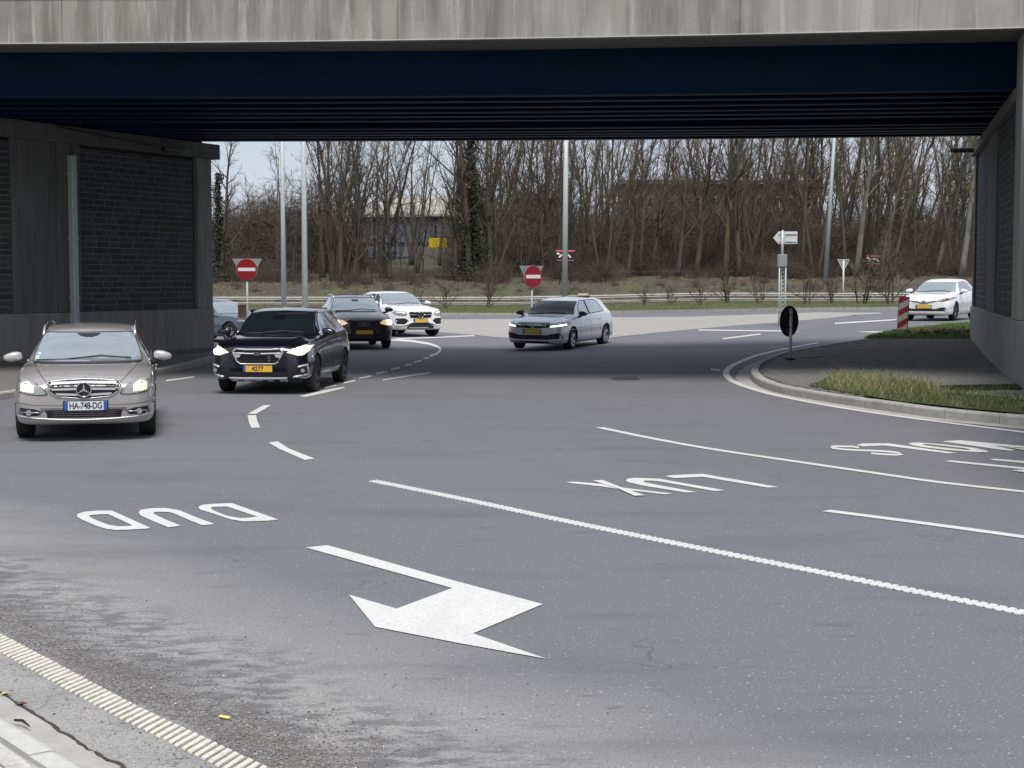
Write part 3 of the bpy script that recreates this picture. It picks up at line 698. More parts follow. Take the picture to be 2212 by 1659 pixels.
wallbox(Ra,'pilaster',RO,RWdn,RWn,5.22,7.95,1.303,5.35,.04,1.0,conc_d)
stonewall(Ra,RO,RWdn,RWn,7.97,13.6,1.31,5.30,.15,.28,.60,300,cR_)
wallbox(Ra,'front_pillar',RO,RWdn,RWn,13.62,14.95,1.303,6.43,.12,1.2,conc)
wallbox(Ra,'concrete_panel',RO,RWdn,RWn,14.97,30,1.303,5.0,.03,1.2,conc)
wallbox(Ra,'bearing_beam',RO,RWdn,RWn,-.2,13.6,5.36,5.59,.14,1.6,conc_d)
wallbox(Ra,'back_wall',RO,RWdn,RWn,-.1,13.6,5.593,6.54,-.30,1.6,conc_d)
# luminaires under the bridge
def luminaire(loc,rz,label,cable):
    e=empty('under_bridge_lamp',loc,rz,label,'lamp','lamps under the bridge')
    m=MB(); m.prism([(-.5,-.05),(.42,-.05),(.5,.0),(.42,.05),(-.5,.05)],-.05,.05); m.build('lamp_housing',black,e,bevel=.01)
    m=MB(); m.box((0,0,-.062),(.8,.07,.02)); m.build('lamp_cover',black,e)
    m=MB(); m.tube([(-.45,0,.02),(-cable*.4,.12,.12),(-cable,.2,.26)],.015,5); m.build('cable',black,e)
p=LO+LWd*1.9+LWn*.42; luminaire((p.x,p.y,5.28),math.atan2(-LWd.y,-LWd.x),'dark lamp on the beam above the left stone panel',4.0)
p=RW0+RWdn*1.0+RWn*.5; luminaire((p.x+.25,p.y,5.46),math.atan2(-RWn.y,-RWn.x)+math.pi,'dark lamp on the beam at the far end of the right wall',.7)

# ================================================================== STREET FURNITURE
def tubeo(name,pts,r,m,parent,n=10,smooth=True,loc=None):
    q=MB(); q.tube(pts,r,n); return q.build(name,m,parent,None,smooth)
def disc(name,r,y0,y1,z,m,parent,n=40,sx=1):
    q=MB(); poly=[(r*sx*math.cos(2*math.pi*i/n),r*math.sin(2*math.pi*i/n)) for i in range(n)]
    Tm=Matrix(((1,0,0,0),(0,0,1,0),(0,1,0,z),(0,0,0,1))); q.prism(poly,y0,y1,Tm); o=q.build(name,m,parent)
    bm=bmesh.new(); bm.from_mesh(o.data); bmesh.ops.recalc_face_normals(bm,faces=bm.faces[:]); bm.to_mesh(o.data); bm.free(); return o
def noentry(px,py,Y,dia,rz,label,yield_scale=1.0):
    c=P(px,py,Y); zc=c.z; e=empty('no_entry_sign',(c.x,Y,T(c.x,Y)),rz,label,'road sign','red no entry signs'); zl=zc-T(c.x,Y)
    tubeo('post',[(0,.05,-.2),(0,.05,zl+dia/2-.05)],.032,steel,e)
    disc('sign_rim',dia/2,-.012,.012,zl,sign_back,e); disc('sign_face',dia/2-.012,-.020,-.0125,zl,sign_red,e)
    m=MB(); m.box((0,-.024,zl),(dia*.80,.006,dia*.155)); m.build('white_bar',sign_white,e)
    # the give way sign fixed to the back of the same post
    s=.46*yield_scale; zt=zl+.32
    m=MB(); poly=[(-s-.03,zt+.03),(s+.03,zt+.03),(0,zt-.83)]; m.prism(poly,.075,.095,Matrix(((1,0,0,0),(0,0,1,0),(0,1,0,0),(0,0,0,1)))); m.build('triangle_back',sign_back,e)
    for dz in (.12,-.12):
        m=MB(); m.box((0,.03,zl+dz),(.16,.05,.03)); m.build('clamp',steel,e)
noentry(533,582,50,.70,0,'left no entry sign in front of the lamp posts, above the grey car')
noentry(1151,597.5,50,.74,R(38),'no entry sign behind the grey hatchback with the taxi light')
# lamp posts
def lamppost(px,py_base,Y,rb,rt,hh,label,lean=0,arm=0):
    b=P(px,py_base,Y); z=T(b.x,Y)+.1
    e=empty('lamp_post',(b.x,Y,z),0,label,'lamp post','tall lamp posts by the roundabout')
    tubeo('mast',[(0,0,-.3),(lean*.5,0,hh*.5),(lean,0,hh)],[rb,(rb+rt)/2,rt],steel,e,14)
    tubeo('arm',[(lean,0,hh-.05),(lean+.4,-.3,hh+.15),(lean+1.3,-.8,hh+.25)],rt*.7,steel,e,8)
    m=MB(); m.prism([(-.35,-.14),(.35,-.10),(.42,0),(.35,.10),(-.35,.14)],-.06,.06); o=m.build('lantern',steel,e,bevel=.02); o.location=(lean+1.6,-.98,hh+.25); o.rotation_euler=(0,R(-5),R(-32))
lamppost(613,646,84,.15,.085,12.5,'thinner lamp post left of the other one behind the dark hatchback')
lamppost(659,660,76,.155,.09,12.5,'taller looking lamp post directly behind the dark hatchback')
lamppost(1219.5,650,100,.20,.13,14,'lamp post behind the roof of the grey hatchback',lean=.1)
lamppost(1782,640,118,.17,.10,15,'leaning lamp post behind the guard rail right of the arrow sign',lean=.75)
# guard rail
gr_e=empty('guard_rail',(0,rail_y(0),T(0,rail_y(0))),0,'long two beam steel guard rail in front of the wood','guard rail')
gx0,gx1=-48,34
def wbeam(name,z,h):
    prof=[(-.05,-h/2),(.02,-h*.30),(-.05,-h*.05),(-.05,h*.05),(.02,h*.30),(-.05,h/2),(-.04,h/2),(.035,h*.3),(-.035,0),(.035,-h*.3),(-.04,-h/2)]
    V=[];F=[];k=len(prof);n=40
    for i in range(n+1):
        X=lerp(gx0,gx1,i/n); y=rail_y(X)
        for a,b in prof: V.append((X,y+a-.1-rail_y(0),T(X,y)+z+b-T(0,rail_y(0))))
    for i in range(n):
        for j in range(k): F.append((i*k+j,i*k+(j+1)%k,(i+1)*k+(j+1)%k,(i+1)*k+j))
    o=mesh(name,V,F,rail_m,gr_e); bm=bmesh.new(); bm.from_mesh(o.data); bmesh.ops.recalc_face_normals(bm,faces=bm.faces[:]); bm.to_mesh(o.data); bm.free()
wbeam('upper_beam',.72,.26); wbeam('lower_beam',.36,.20)
pm=None
for i in range(int((gx1-gx0)/2.0)):
    X=gx0+1+2.0*i; y=rail_y(X)
    if pm is None:
        m=MB(); m.box((0,0,.35),(.09,.12,1.0)); o=m.build('rail_post',steel,gr_e); pm=o.data
    else: o=link('rail_post',pm,None,gr_e)
    o.location=(X,y-rail_y(0)+.0,T(X,y)-T(0,rail_y(0)))
# keep-left sign seen from behind
b=G(1704,777,KH)
e=empty('keep_left_sign',(b.x,b.y,b.z),R(44),'round black sign back on a grey post on the right pavement','road sign')
s_=FPX/b.y; zc=H-(693.5-602)/s_-b.z; rr=33.5/s_
tubeo('post',[(0,-.04,-.1),(0,-.04,zc+.28)],.036,steel,e); disc('sign_back',rr,-.004,.012,zc,sign_black,e); disc('sign_front',rr-.01,.0125,.016,zc,mat('sign_blue',(.02,.08,.32),.5),e)
m=MB(); m.box((0,-.04,0.02),(.16,.16,.05)); m.build('foot_plate',black,e)
for dz in(-.14,.14):
    m=MB(); m.box((0,-.03,zc+dz),(.2,.05,.03)); m.build('clamp',sign_black,e)
# striped marker
b=G(1949,716,KH)
e=empty('striped_marker',(b.x,b.y,b.z),R(-28),'leaning red and white striped marker panel on the grass patch','marker post')
e.rotation_euler=(0,R(2.5),R(-28))
s_=FPX/b.y; hh=74/s_; ww=.30
m=MB(); m.box((0,0,hh/2+.02),(ww,.05,hh)); m.build('panel_body',sign_black,e)
n=4; st=hh/n*.98
def stripe(z0,z1,mm,parent):
    V=[];
    pts=[(-ww/2+.012,z0),(ww/2-.012,z0+.17),(ww/2-.012,z1+.17),(-ww/2+.012,z1)]
    lo_,hi_=.03,hh
    bm=bmesh.new(); vs=[bm.verts.new((p[0],-.029,p[1])) for p in pts]; bm.faces.new(vs)
    bmesh.ops.bisect_plane(bm,geom=bm.verts[:]+bm.edges[:]+bm.faces[:],plane_co=(0,0,lo_),plane_no=(0,0,-1),clear_outer=True)
    bmesh.ops.bisect_plane(bm,geom=bm.verts[:]+bm.edges[:]+bm.faces[:],plane_co=(0,0,hi_),plane_no=(0,0,1),clear_outer=True)
    if bm.faces:
        r_=bmesh.ops.extrude_face_region(bm,geom=bm.faces[:]); 
        for v in [g for g in r_['geom'] if isinstance(g,bmesh.types.BMVert)]: v.co.y+=.004
        bmesh.ops.recalc_face_normals(bm,faces=bm.faces[:]); me=bpy.data.meshes.new('stripe'); bm.to_mesh(me); link('stripe',me,mm,parent)
    bm.free()
z=-.30; k=0; mk_red=mat('marker_red',(.17,.008,.022),.5,noise=(12,.2)); mk_white=mat('marker_grey_white',(.27,.265,.235),.6,noise=(12,.15))
while z<hh: stripe(z,z+st*.74,mk_red if k%2==0 else mk_white,e); z+=st*.74; k+=1
m=MB(); m.box((0,0,.02),(.5,.3,.06)); m.build('foot',black,e)
tubeo('pin',[(.02,0,hh),(.02,0,hh+.10)],.02,black,e)
# arrow direction sign on lattice mast
b=G(1688,697,.12); Yd=b.y
e=empty('direction_sign',(b.x,Yd,b.z),0,'white arrow shaped sign seen from behind on a lattice mast','road sign'); s_=FPX/Yd
zt=H-(514-602)/s_-b.z; zj=H-(560-602)/s_-b.z
for dx,dy in((-.11,-.1),(.11,-.1),(.0,.12)): tubeo('mast_tube',[(dx,dy,-.1),(dx,dy,zj-.25)],.020,steel,e,8)
q=MB(); nb=14
for i in range(nb):
    z0=(zj-.25)*i/nb; z1=(zj-.25)*(i+1)/nb; c3=[(-.11,-.1),(.11,-.1),(0,.12)]
    for k in range(3):
        a=c3[k]; c_=c3[(k+1)%3]
        q.tube([(a[0],a[1],z0),(c_[0],c_[1],z1)],.005,4)
q.build('lattice',steel,e)
m=MB(); m.box((0,0,zj-.05),(.30,.28,.42)); m.build('mast_head',sign_back,e,bevel=.01)
tubeo('upper_tube',[(0,0,zj-.1),(0,0,zt+.25)],.042,steel,e)
wv=52/s_; hv=27/s_; x0=-19/s_
m=MB(); m.prism([(x0,zt),(x0+.22*wv,zt+hv/2),(x0+wv,zt+hv/2+.0),(x0+wv,zt-hv/2),(x0+.22*wv,zt-hv/2)],.06,.09,Matrix(((1,0,0,0),(0,0,1,0),(0,1,0,0),(0,0,0,1)))); m.build('sign_panel',mat('pale_sign_back',(.60,.60,.57),.5,noise=(4,.08)),e)
m=MB(); m.box((0.02,.03,zt),(.14,.06,hv*.9)); m.build('clamp',steel,e)
for dz in(-.3,.3):
    m=MB(); m.box((x0+wv*.6,.045,zt+dz*hv),(wv*.75,.03,.03)); m.build('stiffener',steel,e)
# give way sign from behind, beyond the rail
c=P(1822,572,109); zb_=T(c.x,109); e=empty('give_way_sign',(c.x,109,zb_),0,'grey triangular give way sign back behind the guard rail','road sign'); s_=FPX/109; zl=H-(561-602)/s_-zb_
tubeo('post',[(0,-.04,-.2),(0,-.04,zl-.05)],.06,mat('white_post',(.62,.62,.60),.5),e)
m=MB(); m.prism([(-.42,zl),(.42,zl),(0,zl-.80)],0,.03,Matrix(((1,0,0,0),(0,0,1,0),(0,1,0,0),(0,0,0,1)))); m.build('triangle_back',sign_back,e)
m=MB(); 
for a,b_ in(((-.42,zl),(.42,zl)),((.42,zl),(0,zl-.8)),((0,zl-.8),(-.42,zl))): m.tube([(a[0],-.01,a[1]),(b_[0],-.01,b_[1])],.022,5)
m.build('triangle_rim',mat('pale_rim',(.5,.52,.5),.5),e)
# red and black boards on the bank
def board(px,py,w,h,Y,label,cut=False):
    c=P(px,py,Y); zb_=T(c.x,Y); s_=FPX/Y; e=empty('board_sign',(c.x,Y,zb_),0,label,'sign board','dark red boards on the bank'); zl=c.z-zb_; W,Hh=w/s_,h/s_
    for dx in(-.3,.3): tubeo('leg',[(dx*W,.05,-.2),(dx*W,.05,zl)],.03,sign_black,e,6)
    m=MB(); m.box((0,0,zl),(W,.05,Hh)); m.build('board',sign_dark,e)
    m=MB(); m.box((0,-.032,zl+Hh*.42),(W,.012,Hh*.15)); m.build('top_strip',pink,e)
    m=MB(); m.box((0,-.032,zl-Hh*.36),(W*.9,.012,Hh*.05)); m.build('lower_strip',sign_back,e)
    TT=Matrix(((1,0,0,0),(0,0,1,0),(0,1,0,0),(0,0,0,1)))
    m=MB(); m.prism([(-.48*W,zl+.26*Hh),(-.40*W,zl+.28*Hh),(-.27*W,zl+.20*Hh),(-.30*W,zl+.12*Hh),(-.44*W,zl+.12*Hh)],-.04,-.030,TT); m.build('white_mark',sign_white,e)
    m=MB(); arc=[(.34*W*math.cos(t)-.02*W,zl-.14*Hh+.34*Hh*math.sin(t)) for t in [i*math.pi/10 for i in range(11)]]; arc2=[(.24*W*math.cos(t)-.02*W,zl-.14*Hh+.22*Hh*math.sin(t)) for t in [i*math.pi/10 for i in range(11)]]
    m.prism(arc+arc2[::-1],-.04,-.030,TT); m.build('white_arch',sign_white,e)
board(1221,553,40,26,118,'dark red board with a white arch behind the lamp post')
board(1888,562,34,21,116,'small dark red board with a white arch beside the give way sign')
# brown box by the left sign
c=G(524,742); c=P(524,742,49); e=empty('wooden_bollard',(c.x,49,T(c.x,49)),R(8),'brown square bollard at the foot of the left no entry sign','bollard')
m=MB(); m.box((0,0,.6),(.26,.2,1.2)); m.build('bollard_body',mat('brown_wood',(.085,.05,.035),.8,noise=(6,.3,(1,1,.2))),e,bevel=.012)
m=MB(); m.box((0,0,1.22),(.29,.23,.03)); m.build('bollard_cap',mat('bollard_cap_brown',(.11,.07,.05),.7),e)
# post fence with wires on the bank
fe=empty('wire_fence',(0,0,0),0,'low wire fence on dark posts in front of the trees','fence'); pm=None
fx=[-24+4.2*i for i in range(14)]
for X in fx:
    y=124.5-.05*X; z=T(X,y)
    if pm is None: m=MB(); m.tube([(0,0,-.2),(0,0,2.0)],.07,6); o=m.build('fence_post',mat('dark_post',(.03,.028,.03),.9),fe); pm=o.data
    else: o=link('fence_post',pm,None,fe)
    o.location=(X,y,z)
for hz in (.6,): tubeo('wire',[(X,124.5-.05*X,T(X,124.5-.05*X)+hz) for X in fx],.004,sign_back,fe,4)

# ================================================================== BUILDINGS BEHIND THE TREES
def bx(name,x0,x1,y0,y1,z0,z1,m,parent): q=MB(); q.box(((x0+x1)/2,(y0+y1)/2,(z0+z1)/2),(x1-x0,y1-y0,z1-z0)); return q.build(name,m,parent)
shed_m=mat('blue_grey_cladding',(.13,.15,.20),.7,noise=(1,.12,(8,1,.3))); roof_m=mat('pale_roof',(.36,.34,.30),.8,noise=(.6,.3)); wall_w=mat('dirty_white_wall',(.50,.50,.49),.8,noise=(.6,.15)); brown_w=mat('brown_wall',(.13,.10,.085),.85,noise=(.5,.2)); dark_w=mat('dark_window',(.01,.012,.015),.2); yel=mat('yellow_container_paint',(.62,.42,.01),.5,noise=(2,.15))
Yb=162; xa=P(765,500,Yb).x; xb=P(985,500,Yb).x; zt=P(800,468,Yb).z; z0=T(xa,Yb)-2
e=empty('shed',((xa+xb)/2,Yb,z0),0,'blue grey shed with a pale roof behind the trees left of centre','building')
def bxl(name,x0,x1,y0,y1,za,zb2,m): o=bx(name,x0-e.location.x,x1-e.location.x,y0-Yb,y1-Yb,za-z0,zb2-z0,m,e); return o
bxl('wall',xa,xb,Yb,Yb+12,z0,zt,shed_m)
w=(xb-xa)/5
for i in range(6): bxl('column',xa+i*w-.12,xa+i*w+.12,Yb-.12,Yb-.003,z0,zt,dark_w)
for i in range(5):
    for k in (0,1):
        bxl('window',xa+i*w+.3+k*w*.43,xa+i*w+.3+k*w*.43+w*.34,Yb-.06,Yb-.003,zt-3.0,zt-2.65,dark_w)
    bxl('panel_band',xa+i*w+.25,xa+(i+1)*w-.25,Yb-.09,Yb-.004,zt-4.2,zt-3.5,shed_m)
zr=P(860,424,Yb+12).z
q=MB(); q.add([(xa-.6-e.location.x,-.5,zt-z0+.02),(xb+.6-e.location.x,-.5,zt-z0+.02),(xb+.6-e.location.x,14,zr-z0),(xa+3-e.location.x,14,zr-z0),(xa-.6-e.location.x,-.5,zt-z0+.22),(xb+.6-e.location.x,-.5,zt-z0+.22),(xb+.6-e.location.x,14,zr-z0+.2),(xa+3-e.location.x,14,zr-z0+.2)],[(0,3,2,1),(4,5,6,7),(0,1,5,4),(1,2,6,5),(2,3,7,6),(3,0,4,7)]); q.build('roof',roof_m,e)
Yb=150; xa=P(926,520,Yb).x; xb=P(965,520,Yb).x; zc0=P(0,535,Yb).z; zc1=P(0,514,Yb).z
e=empty('yellow_container',(xa,Yb,zc0),0,'bright yellow container between the trunks right of the shed','container')
q=MB(); q.box(((xb-xa)/2,1,(zc1-zc0)/2),(xb-xa,2,zc1-zc0)); q.build('container_body',yel,e)
for i in range(8):
    q=MB(); q.box(((i+.5)*(xb-xa)/8,-.03,(zc1-zc0)/2),(.08,.05,zc1-zc0-.1)); q.build('rib',yel,e)
q=MB(); q.box(((xb-xa)/2,1,-2),(xb-xa+1.5,2.4,4)); q.build('concrete_base',conc_d,e)
def plainbuilding(px0,px1,pt,Yb,label,wm,rm,nwin,rows,overh=.6,d=14):
    xa=P(px0,500,Yb).x; xb=P(px1,500,Yb).x; zt=P(0,pt,Yb).z; z0=T((xa+xb)/2,min(Yb,199))-3
    e=empty('building',((xa+xb)/2,Yb,z0),0,label,'building'); W=xb-xa; Hh=zt-z0
    q=MB(); q.box((0,d/2,Hh/2),(W,d,Hh)); q.build('wall',wm,e)
    q=MB(); q.box((0,d/2,Hh+.25),(W+overh*2,d+overh*2,.5)); q.build('roof',rm,e)
    for r_ in range(rows):
        for i in range(nwin):
            x=-W/2+(i+.5)*W/nwin; z=Hh-2.2-3.0*r_
            q=MB(); q.box((x,-.02,z),(W/nwin*.5,.08,1.3)); f=q.build('window_frame',wall_w,e)
            q=MB(); q.box((x,-.065,z),(W/nwin*.5-.16,.02,1.14)); q.build('pane',dark_w,f)
plainbuilding(1120,1215,428,158,'off white block with windows behind the trees left of the middle lamp post',wall_w,roof_m,4,3)
plainbuilding(1350,1760,398,192,'long brown building with a flat grey roof behind the trees on the right',brown_w,mat('grey_roof_edge',(.20,.20,.19),.8),12,3)
plainbuilding(920,1110,452,175,'low pale building behind the yellow container',wall_w,roof_m,7,2)

# ================================================================== TREES
bark=mat('bark',(.085,.068,.052),.95,noise=(2.5,.4,(3,3,.5)),bump=(9,.6,.03)); layer(bark,1.1,.52,.62,(.10,.105,.05),.5); bark_p=mat('pale_bark',(.15,.14,.11),.9,noise=(2.5,.4,(2,2,.5)))
twig=mat('twigs',(.086,.064,.047),.95,noise=(.7,.35)); twig_o=mat('olive_twigs',(.125,.092,.045),.95,noise=(.7,.3))
def perp(d): 
    a=d.cross(Vector((0,0,1)) if abs(d.z)<.9 else Vector((1,0,0))).normalized(); return a,d.cross(a)
def branch_pts(p,d,L,n,bend,up,rnd):
    pts=[p.copy()]; d=d.normalized()
    for i in range(n):
        d=(d+Vector((rnd.gauss(0,bend),rnd.gauss(0,bend),rnd.gauss(0,bend)+up))).normalized(); p=p+d*(L/n); pts.append(p.copy())
    return pts
def make_tree(seed,Ht,r0,stems,first,npri,prilen,ang,ntw,tw_m,bk_m,dens=1.0,ivy=0):
    rnd=random.Random(seed); tr=MB(); cr=MB()
    for s in range(stems):
        a=rnd.uniform(0,6.28); lean=.04 if stems==1 else rnd.uniform(.08,.22)
        h=Ht*rnd.uniform(.8,1.); pts=branch_pts(Vector((math.cos(a)*.15*(stems>1),math.sin(a)*.15*(stems>1),-.3)),Vector((math.cos(a)*lean,math.sin(a)*lean,1)),h,10,.045,.02,rnd)
        rr=r0*(1 if stems==1 else rnd.uniform(.55,.8)); rad=[rr*(1-.09*i)+.012 for i in range(11)]; rad[0]*=1.3
        tr.tube(pts,rad,7)
        for k in range(int(npri/stems)):
            t=first+(1-first)*(k+rnd.random())/(npri/stems); f=t*10; i=min(9,int(f)); p=pts[i].lerp(pts[i+1],f-i); td=(pts[i+1]-pts[i]).normalized(); u,v=perp(td)
            az=k*2.4+rnd.uniform(-.6,.6); an=R(rnd.gauss(ang,10)); d=td*math.cos(an)+(u*math.cos(az)+v*math.sin(az))*math.sin(an)
            L=prilen*(1-.55*t)*rnd.uniform(.6,1.25); bp=branch_pts(p,d,L,5,.12,.09,rnd); r1=min(rad[i]*.5,.02+.018*L)
            tr.tube(bp,[r1*(1-.17*q) for q in range(6)],5,False)
            for m_ in range(int(ntw*dens*1.3)):
                tt=.15+.85*rnd.random(); f2=tt*5; j=min(4,int(f2)); q=bp[j].lerp(bp[j+1],f2-j); bd=(bp[j+1]-bp[j]).normalized(); u2,v2=perp(bd); a2=rnd.uniform(0,6.28); an2=R(rnd.gauss(42,12))
                d2=bd*math.cos(an2)+(u2*math.cos(a2)+v2*math.sin(a2))*math.sin(an2); L2=L*.42*(1.15-tt*.6)*rnd.uniform(.5,1.2)
                b2=branch_pts(q,d2,L2,3,.16,.10,rnd); cr.tube(b2,[.017,.013,.009,.006],3,False)
                for w_ in range(4):
                    f3=rnd.uniform(.6,3); j3=min(2,int(f3)); q3=b2[j3].lerp(b2[j3+1],f3-j3); b3d=(b2[j3+1]-b2[j3]).normalized(); u3,v3=perp(b3d); a3=rnd.uniform(0,6.28)
                    d3=b3d*.8+(u3*math.cos(a3)+v3*math.sin(a3))*.6; q4=q3+d3*L2*rnd.uniform(.3,.6)+Vector((0,0,.06)); sv_=d3.cross(Vector((rnd.random(),rnd.random(),rnd.random()))).normalized()*.008
                    cr.add([q3+sv_,q3-sv_,q4],[(0,1,2)])
    me1=bpy.data.meshes.new('trunk'); me1.from_pydata([tuple(v) for v in tr.V],[],tr.F); me1.materials.append(bk_m); me1.polygons.foreach_set('use_smooth',[True]*len(me1.polygons))
    me2=bpy.data.meshes.new('crown'); me2.from_pydata([tuple(v) for v in cr.V],[],cr.F); me2.materials.append(tw_m)
    me3=None
    if ivy:
        iv=MB(); 
        for _ in range(ivy):
            z=Ht*.7*rnd.random()**1.3; a=rnd.uniform(0,6.28); rr=(.15+abs(rnd.gauss(0,.38))*(1+.6*math.sin(z*1.7+a)))*(1.2-z/Ht); c=Vector((math.cos(a)*rr,math.sin(a)*rr,z)); s=rnd.uniform(.05,.11)
            u,v=perp(Vector((rnd.uniform(-1,1),rnd.uniform(-1,1),rnd.uniform(-.6,1))).normalized()); iv.add([c-u*s,c+v*s,c+u*s,c-v*s],[(0,1,2,3)])
        me3=bpy.data.meshes.new('ivy'); me3.from_pydata([tuple(v) for v in iv.V],[],iv.F); me3.materials.append(ivy_m)
    return me1,me2,me3
ivy_m=mat('ivy_leaves',(.030,.038,.020),.6,noise=(3,.4))
TV=[make_tree(1,17,.22,1,.22,26,5.2,42,9,twig,bark), make_tree(2,16,.17,1,.30,24,4.4,38,9,twig,bark), make_tree(3,18,.24,3,.15,30,4.6,36,8,twig,bark),
    make_tree(4,15,.16,1,.12,26,4.0,50,9,twig,bark), make_tree(5,18,.24,1,.32,30,4.2,26,11,twig_o,bark_p), make_tree(6,19,.20,2,.30,34,3.8,24,9,twig_o,bark),
    make_tree(7,14,.14,2,.1,26,4.4,48,9,twig,bark), make_tree(8,16,.26,1,.2,24,5.5,44,9,twig,bark,ivy=5200)]
def tree(v,X,Y,s,rz,label,grp='bare trees of the wood behind the guard rail',name='bare_tree',tilt=0):
    me1,me2,me3=TV[v]; e=empty(name,(X,Y,T(X,min(Y,200))-.1),rz,label,'tree',grp); e.scale=(s,s,s); e.rotation_euler=(tilt*math.sin(rz),tilt*math.cos(rz),rz)
    link('trunk',me1,None,e); link('crown',me2,None,e)
    if me3: link('ivy',me3,None,e)
random.seed(21)
named=[ # px, Y, variant, scale, label
 (735,124,1,1.0,'slender forked bare tree just right of the two left lamp posts'),
 (765,126,3,1.05,'leaning pale stemmed tree left of the shed'),
 (700,130,0,.9,'spreading bare tree behind the second lamp post'),
 (1018,125,7,1.15,'thick ivy covered trunk in the middle left of the wood'),
 (1075,128,2,1.1,'many stemmed dark tree right of the yellow container'),
 (1060,126,0,1.05,'broad crowned bare tree left of the triangular sign'),
 (1300,126,5,1.0,'two stemmed slim tree right of the middle lamp post'),
 (1595,124,0,1.1,'dark crooked tree left of the arrow sign mast'),
 (1735,125,1,1.0,'pale trunk beside the leaning lamp post'),
 (1845,123,4,1.1,'light barked poplar above the give way sign'),
 (1880,128,5,1.05,'olive tinted poplar above the small red board'),
 (2075,122,4,1.1,'rightmost pale trunk beside the bridge wall'),
 (600,128,6,.9,'low twiggy tree left of the two lamp posts'),
 (845,127,3,1.0,'twin trunk in front of the shed'),
 (475,124,7,.8,'ivy clad dark tree at the left bridge pillar')]
for px,Y,v,s,l in named: tree(v,(px-1106)/FPX*Y,Y,s,random.uniform(0,6.28),l)
LB={0:'bare tree with spreading brown twigs, one of many alike in the wood',1:'bare tree with spreading brown twigs, one of many alike in the wood',2:'bare tree with several dark stems, one of many alike in the wood',3:'bare tree with spreading brown twigs, one of many alike in the wood',
    4:'bare tree with steep olive twigs, one of many alike in the wood',5:'bare tree with steep olive twigs, one of many alike in the wood',6:'bare tree with several dark stems, one of many alike in the wood',7:'dark ivy grown bare tree, one of many alike in the wood'}
for i in range(132):
    row=i//44; k=i%44; px=470+(2105-470)*(k+random.uniform(.05,.95))/44; Y=[128,139,153][row]+random.uniform(-4,5)
    if px<700 and row<2 and random.random()<.5: continue
    if 760<px<985 and random.random()<.62: continue
    v=random.choice([4,5,5,2,5,0,1,3]) if px>1500 else random.choice([0,1,2,3,6,3,2,1,5])
    s=random.uniform(.72,1.05)*(0.52 if px<690 else 1.0)*(1.1 if px>1500 else 1)
    tree(v,(px-1106)/FPX*Y,Y,s,random.uniform(0,6.28),LB[v],tilt=abs(random.gauss(0,.09)))
for i in range(56):
    px=450+(2150-450)*(i+random.random())/56; Y=random.uniform(164,188)
    if px<700 or 750<px<980: continue
    v=random.choice([0,2,3,5,6]); tree(v,(px-1106)/FPX*Y,Y,random.uniform(.8,1.0),random.uniform(0,6.28),LB[v])
# undergrowth
def clump(rnd,h,w,n):
    m=MB()
    for _ in range(n):
        a=rnd.uniform(0,6.28); r_=rnd.uniform(0,w/2); p=Vector((math.cos(a)*r_,math.sin(a)*r_,-.1)); L=h*rnd.uniform(.4,1.1)
        bp=branch_pts(p,Vector((rnd.gauss(0,.35),rnd.gauss(0,.35),1)),L,4,.16,.0,rnd)
        m.tube(bp,[.02,.016,.012,.008,.005],3,False)
        for _k in range(7):
            f=rnd.uniform(.8,4); j=min(3,int(f)); q=bp[j].lerp(bp[j+1],f-j); d=Vector((rnd.gauss(0,1),rnd.gauss(0,1),rnd.gauss(.5,.6))).normalized(); q2=q+d*L*rnd.uniform(.12,.35); s_=d.cross(Vector((rnd.random(),rnd.random(),rnd.random()))).normalized()*.010
            m.add([q+s_,q-s_,q2],[(0,1,2)])
            for _w in range(3):
                q3=q.lerp(q2,rnd.uniform(.3,1)); d3=(d+Vector((rnd.gauss(0,.7),rnd.gauss(0,.7),rnd.gauss(0,.7)))).normalized(); m.add([q3+s_*.7,q3-s_*.7,q3+d3*L*rnd.uniform(.06,.16)],[(0,1,2)])
    return m
rnd=random.Random(5); cls=[clump(rnd,3.2,3.5,70) for _ in range(4)]
def scatter(name,items,m,label=None,mats=None):
    V=[];F=[]; b=0
    for c,X,Y,z,s,a in items:
        ca,sa=math.cos(a)*s,math.sin(a)*s; V.extend([(X+x*ca-y*sa,Y+x*sa+y*ca,z+zz*s) for x,y,zz in c.V]); F.extend([tuple(i+b for i in f) for f in c.F]); b+=len(c.V)
    me=bpy.data.meshes.new(name); me.from_pydata(V,[],F); return link(name,me,m,None,'stuff')
items=[]
for i in range(190):
    Y=random.choice([127,131,136,142,150,158,172])+random.uniform(-3,4); px=random.uniform(440,2150); X=(px-1106)/FPX*Y; sc_=random.uniform(.6,1.1)*(1 if Y<136 else 1.55)
    if 770<px<975 and Y<162: sc_*=.33
    items.append((random.choice(cls),X,Y,T(X,min(Y,200)),sc_,random.uniform(0,6.28)))
for i in range(26):
    Y=random.uniform(140,152); px=random.uniform(455,720); items.append((random.choice(cls),(px-1106)/FPX*Y,Y,T(0,Y),random.uniform(1.7,2.5),random.uniform(0,6.28)))
for i in range(70):
    Y=random.uniform(133,165); px=random.uniform(985,2140); items.append((random.choice(cls),(px-1106)/FPX*Y,Y,T(0,Y),random.uniform(1.4,2.2),random.uniform(0,6.28)))
o=scatter('undergrowth',items,twig); o['label']='brown leafless undergrowth filling the wood between the trunks'
items=[]
for i in range(95):
    px=random.uniform(445,2120); Y=random.uniform(119,127); X=(px-1106)/FPX*Y; items.append((random.choice(cls),X,Y,T(X,Y),random.uniform(.35,.7),random.uniform(0,6.28)))
